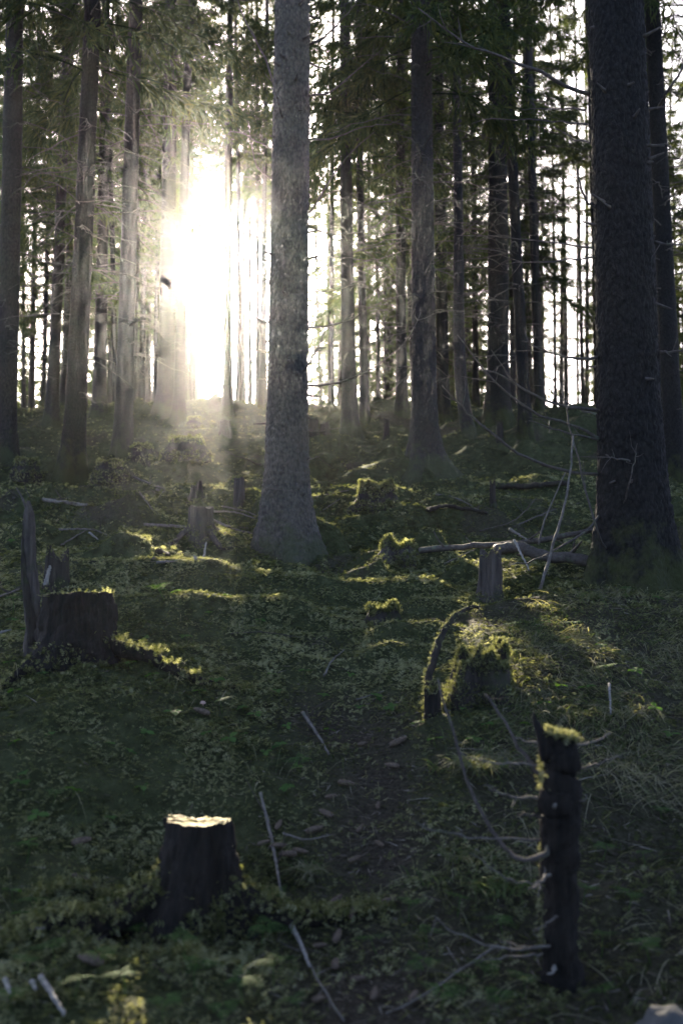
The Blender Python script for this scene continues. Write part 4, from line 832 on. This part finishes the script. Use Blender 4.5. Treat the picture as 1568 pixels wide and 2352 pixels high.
stick([(72, 2282), (84, 2300)], .010, 'short bleached stick between the other two in the bottom left corner', 'pale')
stick([(1090, 1560), (1180, 1590), (1240, 1605)], .004, 'fine twig lying in the grass below the leaning mossy stump', 'stick')
stick([(1398, 1585), (1402, 1655)], .009, 'pale peeled stick standing in the dry grass of the right bank', 'pale')
stick([(650, 1930), (700, 1945), (760, 1935)], .006, 'stick half buried in cones beside the front stump', 'stick')
stick([(545, 2275), (580, 2235), (615, 2205)], .005, 'thin twig beside the ferns below the front stump', 'twig')
stick([(1000, 1140), (1050, 1150), (1120, 1190)], .012, 'thin fallen branch by the flared root of the dark spruce', 'stick', twigs=3)
stick([(1180, 1215), (1260, 1180), (1330, 1160)], .012, 'dim branch lying in the dark brush before the right-hand tree', 'twig', twigs=6)
stick([(1100, 1225), (1180, 1200), (1230, 1150)], .010, 'brushy branch rising from the crossed poles', 'twig', twigs=7)
stick([(725, 1145), (800, 1130)], .009, 'thin stick on the moss right of the central trunk, upper one', 'stick')
stick([(735, 1180), (780, 1150)], .007, 'thin stick on the moss right of the central trunk, lower one', 'stick')

B = PT(990, 1640, 4.6); P = jitter(spline([PT(990, 1640, 4.6), PT(984, 1575, 4.68), PT(1000, 1500, 4.78), PT(1026, 1440, 4.9), PT(1058, 1404, 5.0), PT(1100, 1392, 5.1)], 30) - B, .003); rdm = np.interp(np.linspace(0, 1, 30), [0, .3, 1], [.022, .019, .008])
mbr = thing('fallen_branch', 'curved mossy branch with a glowing rim beside the leaning mossy stump', 'branch', tuple(B)); mb = MB(); tube(mb, P, rdm, 8, True, .3); obj('stem', mb.mesh('stem', M['wood_dark']), mbr)
n = 420; ii = RNG.integers(1, 29, n); aa = RNG.normal(PI * .8, .9, n); Nn = np.stack([np.cos(aa), .3 * np.sin(aa), .6 + 0 * aa], 1); Nn /= np.linalg.norm(Nn, axis=1)[:, None]; moss_on(P[ii] + Nn * rdm[ii][:, None] + RNG.normal(0, .004, (n, 3)), Nn, 'moss', mbr, (.010, .020), .8)

# boulder in the corner
def boulder(px, py, w, h, label):
    B = PT(px, py, 2.55); B[2] = gz(B[0], B[1]) - .03
    u, v = np.meshgrid(np.linspace(0, PI, 22), np.arange(36) / 36 * 2 * PI, indexing='ij'); p = np.stack([np.sin(u) * np.cos(v), np.sin(u) * np.sin(v), np.cos(u)], -1).reshape(-1, 3)
    s = 1 + .22 * (vn2(p[:, 0] * 2 + 4, p[:, 1] * 2 + p[:, 2] * 2, 5) - .5) + .1 * (vn2(p[:, 0] * 5, p[:, 2] * 5 + p[:, 1] * 4, 6) - .5); p = np.sign(p) * np.abs(p) ** .8 * s[:, None] * (w, w * .8, h)
    i = np.arange(21)[:, None] * 36 + np.arange(36)[None]; j = np.arange(21)[:, None] * 36 + (np.arange(36)[None] + 1) % 36
    mb = MB(); mb.add(p, None, np.stack([i, i + 36, j + 36, j], -1).reshape(-1, 4)); obj('boulder', mb.mesh('boulder', M['rock']), None, tuple(B), label, 'rock')
boulder(1535, 2400, .12, .19, 'smooth grey boulder in the bottom right corner')

# ------------------------------------------------------------------ ground cover
def grad(x, y):
    e = .02; z = ground_z(x, y); n = np.stack([-(ground_z(x + e, y) - z) / e, -(ground_z(x, y + e) - z) / e, np.ones_like(x)], 1); return z, n / np.linalg.norm(n, axis=1)[:, None]
def wedge(n, y0, y1):
    y = np.sqrt(RNG.random(n) * (y1 ** 2 - y0 ** 2) + y0 ** 2); return (RNG.random(n) * 2 - 1) * (.42 * y + .45), y
mb = MB()
for n, y0, y1, lo, hi, pr in ((112000, 2.3, 7, .013, .031, 3), (76000, 7, 13, .023, .046, 3), (48000, 13, 30, .03, .06, 2)):
    x, y = wedge(n, y0, y1); lit = litter_amount(x, y); cl = vn2(x * 8, y * 8, 66); k = (RNG.random(n) > lit * 1.05 - .06) & (RNG.random(n) < .6 + .8 * sstep(.25, .6, cl)); x, y, cl = x[k], y[k], cl[k]; z, nn = grad(x, y); n = len(x)
    az = RNG.random(n) * 2 * PI; flat_ = .35 if y0 > 10 else 1.0; ax = np.stack([np.cos(az), np.sin(az) - .35, RNG.uniform(.0, .75, n) * flat_], 1) + nn * .3
    l = RNG.uniform(lo, hi, n) * (.7 + .7 * vn2(x * 2.2, y * 2.2, 61))
    tone = np.clip(.54 + .45 * fbm2(x * .9, y * .9, 63, 3) + .35 * (cl - .5) + .3 * fbm2(x * 3, y * 3, 64, 2) + RNG.normal(0, .17, n), 0, 1)
    fronds(mb, np.stack([x, y, z - .004 + .018 * sstep(.3, .8, cl) * (y < 13)], 1), ax, nn + RNG.normal(0, .25, (n, 3)), l, l * RNG.uniform(.36, .6, n), tone, pr, .3)
obj('moss', mb.mesh('moss', M['moss'], False, True), kind='stuff', label='thick feathery green moss covering the forest floor')

def blades(mb, pos, dirv, L, w, droop, tone, seg=4):
    n = len(pos); d = dirv / np.linalg.norm(dirv, axis=1)[:, None]; s = np.cross(d, RNG.normal(0, 1, (n, 3))); s[:, 2] *= .3; s /= np.linalg.norm(s, axis=1)[:, None] + 1e-9; V = []
    h = d.copy(); h[:, 2] = 0
    for k in range(seg + 1):
        t = k / seg; p = pos + d * (L * t)[:, None] + h * (L * t * t * .45)[:, None]; p[:, 2] -= droop * L * t * t; ww = (w * (1 - t) ** .7)[:, None] + .0003
        V += [p - s * ww, p + s * ww]
    V = np.stack(V, 1); m = V.shape[1]; i = np.arange(n)[:, None, None] * m + np.arange(seg)[None, :, None] * 2
    mb.add(V.reshape(-1, 3), None, (i + np.array((0, 1, 3, 2))[None, None]).reshape(-1, 4), np.repeat(tone, m))
# dry and green grass over the right bank
mb = MB(); x, y = wedge(130000, 2.4, 8.2); clump = vn2(x * 3.2, y * 3.2, 71); k = RNG.random(len(x)) < right_zone(x, y) * (.10 + .8 * sstep(.4, .75, clump)) * (.22 + .78 * sstep(3.5, 4.4, y)); k |= (RNG.random(len(x)) < .03 * sstep(.5, .7, clump)) & (y < 6)
x, y = x[k], y[k]; z, nn = grad(x, y); n = len(x); az = fbm2(x * 1.2, y * 1.2, 72, 2) * 5 + RNG.normal(0, .6, n) - PI / 2
blades(mb, np.stack([x, y, z - .005], 1), np.stack([np.cos(az) * .7, np.sin(az) * .7, RNG.uniform(.25, 1.1, n)], 1), RNG.uniform(.08, .24, n), RNG.uniform(.001, .0026, n), RNG.uniform(.5, 1.2, n),
       np.clip(.62 + .5 * fbm2(x * 1.5, y * 1.5, 73, 2) + RNG.normal(0, .2, n), 0, 1))
obj('grass', mb.mesh('grass', M['grass'], False, True), kind='stuff', label='dry drooping forest grass over the right bank')
# fine litter: needles, twigs and bark bits
mb = MB(); x, y = wedge(90000, 2.3, 9); k = RNG.random(len(x)) < litter_amount(x, y) * .8 + .08; x, y = x[k], y[k]; z, nn = grad(x, y); n = len(x); az = RNG.random(n) * 2 * PI
l = RNG.uniform(.012, .045, n) * np.where(RNG.random(n) < .06, 2.6, 1); blades(mb, np.stack([x, y, z + RNG.uniform(.001, .012, n)], 1), np.stack([np.cos(az), np.sin(az), RNG.normal(0, .22, n)], 1), l, RNG.uniform(.0008, .0028, n), RNG.uniform(-.1, .2, n), np.clip(RNG.beta(1.3, 2.2, n), 0, 1), 2)
obj('litter', mb.mesh('litter', M['litter'], False, True), kind='stuff', label='brown needle and twig litter strewn along the track')

# tufts one can tell apart
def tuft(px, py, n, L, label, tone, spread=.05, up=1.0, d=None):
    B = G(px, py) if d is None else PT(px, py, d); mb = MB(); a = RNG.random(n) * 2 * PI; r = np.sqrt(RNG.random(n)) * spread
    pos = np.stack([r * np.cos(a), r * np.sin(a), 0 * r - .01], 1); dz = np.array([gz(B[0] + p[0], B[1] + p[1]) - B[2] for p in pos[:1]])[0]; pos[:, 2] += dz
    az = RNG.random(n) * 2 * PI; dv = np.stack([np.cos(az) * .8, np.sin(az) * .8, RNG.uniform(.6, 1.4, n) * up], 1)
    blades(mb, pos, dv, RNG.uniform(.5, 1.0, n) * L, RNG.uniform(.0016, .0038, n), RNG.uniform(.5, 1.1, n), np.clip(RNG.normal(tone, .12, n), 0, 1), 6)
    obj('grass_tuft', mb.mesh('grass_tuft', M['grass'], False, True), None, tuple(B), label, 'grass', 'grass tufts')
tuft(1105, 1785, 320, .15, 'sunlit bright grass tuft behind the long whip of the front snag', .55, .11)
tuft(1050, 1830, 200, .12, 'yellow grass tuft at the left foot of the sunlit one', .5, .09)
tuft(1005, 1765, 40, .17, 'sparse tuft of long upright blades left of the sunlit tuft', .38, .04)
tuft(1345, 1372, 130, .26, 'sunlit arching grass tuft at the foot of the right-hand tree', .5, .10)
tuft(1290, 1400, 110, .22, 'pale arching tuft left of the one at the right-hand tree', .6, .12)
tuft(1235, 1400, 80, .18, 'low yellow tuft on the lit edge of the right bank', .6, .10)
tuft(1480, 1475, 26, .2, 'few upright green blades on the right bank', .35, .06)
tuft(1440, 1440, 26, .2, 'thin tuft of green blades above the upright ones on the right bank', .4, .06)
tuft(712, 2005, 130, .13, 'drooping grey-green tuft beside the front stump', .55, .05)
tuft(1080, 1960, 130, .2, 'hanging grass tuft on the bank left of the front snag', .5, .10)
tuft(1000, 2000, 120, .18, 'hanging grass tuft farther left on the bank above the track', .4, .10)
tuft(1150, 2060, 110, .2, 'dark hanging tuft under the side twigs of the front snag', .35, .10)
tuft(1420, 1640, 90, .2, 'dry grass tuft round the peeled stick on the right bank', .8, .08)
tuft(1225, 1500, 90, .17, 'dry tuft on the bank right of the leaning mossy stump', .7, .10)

# spruce cones
def cone_mesh():
    nu, nv = 26, 20; u = np.linspace(0, 1, nu); v = np.arange(nv) / nv * 2 * PI; U, V = np.meshgrid(u, v, indexing='ij')
    prof = np.interp(U, [0, .06, .3, .7, .93, 1], [.25, .72, 1, .86, .42, .05]) * .0165
    sc = (U * 13 + V / (2 * PI) * 3) % 1; sc2 = (V / (2 * PI) * 8 + np.floor(U * 13 + V / (2 * PI) * 3) * .5) % 1
    R = prof * (1 + .30 * sc * np.sin(sc2 * PI)); X = (U - .5) * .115
    p = np.stack([X, R * np.cos(V), R * np.sin(V)], -1).reshape(-1, 3); i = np.arange(nu - 1)[:, None] * nv + np.arange(nv)[None]; j = np.arange(nu - 1)[:, None] * nv + (np.arange(nv)[None] + 1) % nv
    mb = MB(); mb.add(p, None, np.stack([i, i + nv, j + nv, j], -1).reshape(-1, 4)); return mb.mesh('spruce_cone', M['cone'])
CM = cone_mesh()
def cone(px, py, ang, label='brown spruce cone lying among litter along the track', s=.75):
    B = G(px, py); e = .04; a = math.radians(ang); dzx = (gz(B[0] + e * math.cos(a), B[1] + e * math.sin(a)) - gz(B[0] - e * math.cos(a), B[1] - e * math.sin(a))) / (2 * e)
    o = obj('spruce_cone', CM, None, (B[0], B[1], gz(B[0], B[1]) + .013 * s + .012), label, 'cone', 'fallen spruce cones'); o.rotation_euler = (RNG.random() * 6, -math.atan(dzx), a); o.rotation_mode = 'XYZ'; o.scale = (s, s, s)
cone(463, 1645, 170, 'dark spruce cone on open moss below the pale mushroom'); cone(914, 1714, 5, 'single pale cone lying level above the track'); cone(208, 2226, 165, 'pale cone in the bottom left, right of the bleached sticks')
cone(190, 2038, 30, 'pale cone on the bank left of the front stump'); cone(188, 1945, 45, 'cone higher on the bank left of the front stump')
for px, py, a in ((832, 1718, 40), (795, 1812, -20), (868, 1862, 80), (722, 1918, 30), (690, 1970, -15), (760, 1842, 20), (828, 1915, 60), (640, 1955, -10), (608, 1948, 5), (660, 1975, 170), (808, 2112, 80), (775, 2165, 75), (772, 2080, 50), (822, 2262, 25),
                  (860, 2300, 80), (950, 2306, 70), (770, 2232, 85), (735, 2185, 20), (748, 1880, 140), (640, 1908, 70), (700, 2110, 60), (815, 1985, 30), (870, 1950, 130), (890, 2085, 10), (735, 2310, 45), (900, 1770, 150)):
    cone(px, py, a, s=RNG.uniform(.45, .68))
B = G(466, 1622); mb = MB(); t = np.linspace(0, 1, 7); tube(mb, np.stack([0 * t, 0 * t, .012 + .014 * t], 1), .014 * np.sqrt(np.clip(1 - t ** 2.2, 0, 1)) + .0005, 14); ms = thing('mushroom', 'small pale pinkish mushroom on the moss above a cone', 'mushroom', tuple(B))
obj('cap', mb.mesh('cap', M['cap']), ms); mb = MB(); tube(mb, [(0, 0, -.01), (0, 0, .014)], .004, 8); obj('stem', mb.mesh('stem', M['cap']), ms)

# ferns and small herbs
def fern_meshes(seed, nf, L):
    rs = np.random.default_rng(seed); out = []; st = MB(); tip = np.array((rs.normal(0, .01), rs.normal(0, .01), L * .75)); tube(st, spline([(0, 0, -.01), tip * .5 + rs.normal(0, .004, 3), tip], 6), np.linspace(.0016, .0009, 6), 4, False)
    for k in range(nf):
        az = k * 2 * PI / nf + rs.normal(0, .3); d = np.array((math.cos(az), math.sin(az), rs.uniform(-.05, .35))); d /= np.linalg.norm(d); m = MB(); l = L * rs.uniform(.6, .95)
        P = []; D = []; LL = []
        for j in range(8):
            t = .12 + .8 * j / 8; p = tip + d * l * t - np.array((0, 0, .25 * l * t * t)); s = np.cross(d, (0, 0, 1)); s /= np.linalg.norm(s)
            for sg_ in (-1, 1): P.append(p); D.append(d * .45 + s * sg_ - np.array((0, 0, .15))); LL.append(l * .40 * (1 - .8 * j / 8))
        P.append(tip + d * l * .85 - np.array((0, 0, .18 * l))); D.append(d); LL.append(l * .16); LL = np.array(LL)
        fronds(m, np.array(P), np.array(D), np.tile((0, 0, 1.0), (len(P), 1)), LL, LL * .24, np.clip(rs.normal(.5, .2, len(P)), 0, 1), 4, .12); out.append(m.mesh('frond', M['fern'], False, True))
    return st.mesh('stem', M['fern'], True, True), out
FERN = [fern_meshes(s, 3, .10) for s in (1, 2, 3, 4)]
def fern(px, py, k, label, s=1.0, rz=None, group='ferns'):
    B = G(px, py); o = thing('fern', label, 'fern', tuple(B), group); o.rotation_euler = (RNG.normal(0, .12), RNG.normal(0, .12) , RNG.random() * 6.28); o.scale = (s, s, s); st, fr = FERN[k % 4]; obj('stem', st, o)
    for f in fr: obj('frond', f, o)
for i, (px, py, s, lab) in enumerate([(420, 2215, 1.05, 'fern directly below the roots of the front stump'), (450, 2280, 1.1, 'fern lower down, under the one at the front stump'), (595, 2190, 1.1, 'upright fern right of the front stump by the crooked branch'), (630, 2270, 1.1, 'dim fern below the upright one by the crooked branch'),
        (375, 2362, 1.0, 'fern cut off by the bottom edge below the front stump'), (520, 2360, .8, 'small fern at the bottom edge left of the crooked branch'), (130, 2215, .9, 'bright small fern on the lower left bank'), (228, 2245, .9, 'small fern right of the one on the lower left bank'),
        (640, 2090, .8, 'fern frond level across the crooked branch'), (1050, 2110, 1.0, 'fern above the lowest curved twig of the snag'), (1160, 2170, 1.0, 'fern behind the lowest curved twig of the snag'), (960, 2255, .9, 'dim fern right of the track near the bottom'), (1060, 2300, .9, 'fern beside the thin slanting stick at the bottom'),
        (1150, 2345, 1.0, 'fern at the bottom edge right of the slanting stick'), (870, 2200, .9, 'fern at the right edge of the track'), (20, 2335, .8, 'fern in the bottom left corner'), (510, 1640, .9, 'yellow-green fern on the moss right of a cone'), (1320, 1462, 1.0, 'yellow sunlit fern on the right bank'),
        (1415, 1568, 1.1, 'green fern beside the peeled stick on the right bank'), (1160, 1535, 1.1, 'fern leaning out above the hollow by the leaning stump'), (1075, 1565, .9, 'small fern at the dark foot of the leaning stump'), (1178, 1462, .9, 'pale fern on the edge of the bank above the leaning stump'),
        (380, 1378, 1.2, 'pale fern patch on the moss right of the wide dark stump'), (690, 1775, .9, 'green fern beside the lichen-spotted stick'), (30, 1415, 1.3, 'green fern left of the tall splinter'), (1440, 1380, 1.0, 'green fern in shade below the right-hand tree')]):
    fern(px, py, i, lab, s * (1.0 if py > 1600 else 1.15))
for i, (px, py) in enumerate([(60, 2250), (170, 2300), (290, 2290), (330, 2180), (250, 2120), (90, 2120), (560, 2310), (690, 2340), (980, 2180), (1100, 2260), (1200, 2300), (1380, 2200), (1440, 2100), (1500, 2230), (1400, 2320), (1480, 2000), (1380, 1980), (1520, 1900), (1010, 2330), (940, 2120), (60, 1990), (120, 1850), (350, 2060), (1340, 2080)]):
    fern(px, py, i + 1, 'small dim fern in the dark undergrowth along the bottom', .8 + .04 * (i % 7), group='ferns in the dark foreground')
def herb_mesh(seed, nl):
    rs = np.random.default_rng(seed); mb = MB(); h = .035; tube(mb, [(0, 0, -.01), (.002, 0, h)], .0008, 3, False, tone=.4)
    for k in range(nl):
        az = k * 2 * PI / nl + rs.normal(0, .2); d = np.array((math.cos(az), math.sin(az), rs.uniform(-.2, .3))); s = np.cross(d, (0, 0, 1)); l = rs.uniform(.022, .036); c = np.array((.002, 0, h))
        p = [c, c + d * l * .35 + s * l * .32, c + d * l * .75 + s * l * .30, c + d * l, c + d * l * .75 - s * l * .30, c + d * l * .35 - s * l * .32]; p[3] = p[3] - np.array((0, 0, l * .15))
        mb.add(p, None, [(0, 1, 2, 3), (0, 3, 4, 5)], np.clip(rs.normal(.6, .25), 0, 1))
    return mb.mesh('herb_plant', M['fern'], False, True)
HERB = [herb_mesh(s, n) for s, n in ((1, 3), (2, 4), (3, 5), (4, 3))]
for i, (px, py) in enumerate([(32, 1607), (57, 1795), (48, 1824), (82, 1895), (30, 2078), (46, 2125), (165, 1837), (683, 1775), (615, 1745), (645, 1735), (472, 1702), (537, 1715), (460, 1605), (295, 1740), (375, 1365), (410, 1372), (520, 1378), (28, 1440), (25, 1250), (60, 1460),
        (1433, 1378), (1507, 1390), (1252, 1444), (1140, 1600), (1282, 1595), (1205, 1682), (1350, 1600), (1540, 1710), (830, 1640), (860, 1620), (560, 1640), (590, 1660), (640, 1600), (700, 1560), (500, 1580), (400, 1660), (330, 1700), (120, 1700), (430, 1480), (300, 1540), (350, 1570), (560, 1700), (660, 1830), (1330, 1700), (1060, 1640),
        (1120, 1690), (960, 1680), (1000, 1720), (600, 1440), (480, 1420), (740, 1610), (660, 1680), (20, 1540), (100, 1560), (340, 1480), (800, 1560), (1300, 1480), (1380, 1500), (1460, 1560), (1500, 1640), (250, 1720), (40, 1720), (900, 1640), (620, 1560), (750, 1690), (1250, 1640), (1090, 1720), (70, 1955), (330, 1830), (250, 1900)]):
    B = G(px, py); o = obj('herb_plant', HERB[i % 4], None, tuple(B), 'small green herb with a few flat leaves growing from the moss', 'plant', 'small herbs in the moss'); s = RNG.uniform(.8, 1.5); o.scale = (s, s, s); o.rotation_euler = (RNG.normal(0, .2), RNG.normal(0, .2), RNG.random() * 6.28)

# ------------------------------------------------------------------ the air
mb = MB(); z0_, z1_ = -40.0, 34.0
v = [(x, y, z) for z in (z0_, z1_) for y in (-72, 175) for x in (-130, 130)]
mb.add(v, None, [(0, 2, 3, 1), (4, 5, 7, 6), (0, 1, 5, 4), (1, 3, 7, 5), (3, 2, 6, 7), (2, 0, 4, 6)])
hm = bpy.data.materials.new('forest_air'); hm.use_nodes = True; nt = hm.node_tree
for n in list(nt.nodes):
    if n.type != 'OUTPUT_MATERIAL': nt.nodes.remove(n)
pv = nt.nodes.new('ShaderNodeVolumePrincipled'); pv.inputs['Density'].default_value = HAZE_DENSITY; pv.inputs['Anisotropy'].default_value = HAZE_G; pv.inputs['Color'].default_value = (.93, .95, .96, 1)
nt.links.new(pv.outputs[0], [n for n in nt.nodes if n.type == 'OUTPUT_MATERIAL'][0].inputs['Volume'])
obj('haze', mb.mesh('haze', hm, False), kind='stuff', label='thin sunlit haze hanging between the trees')
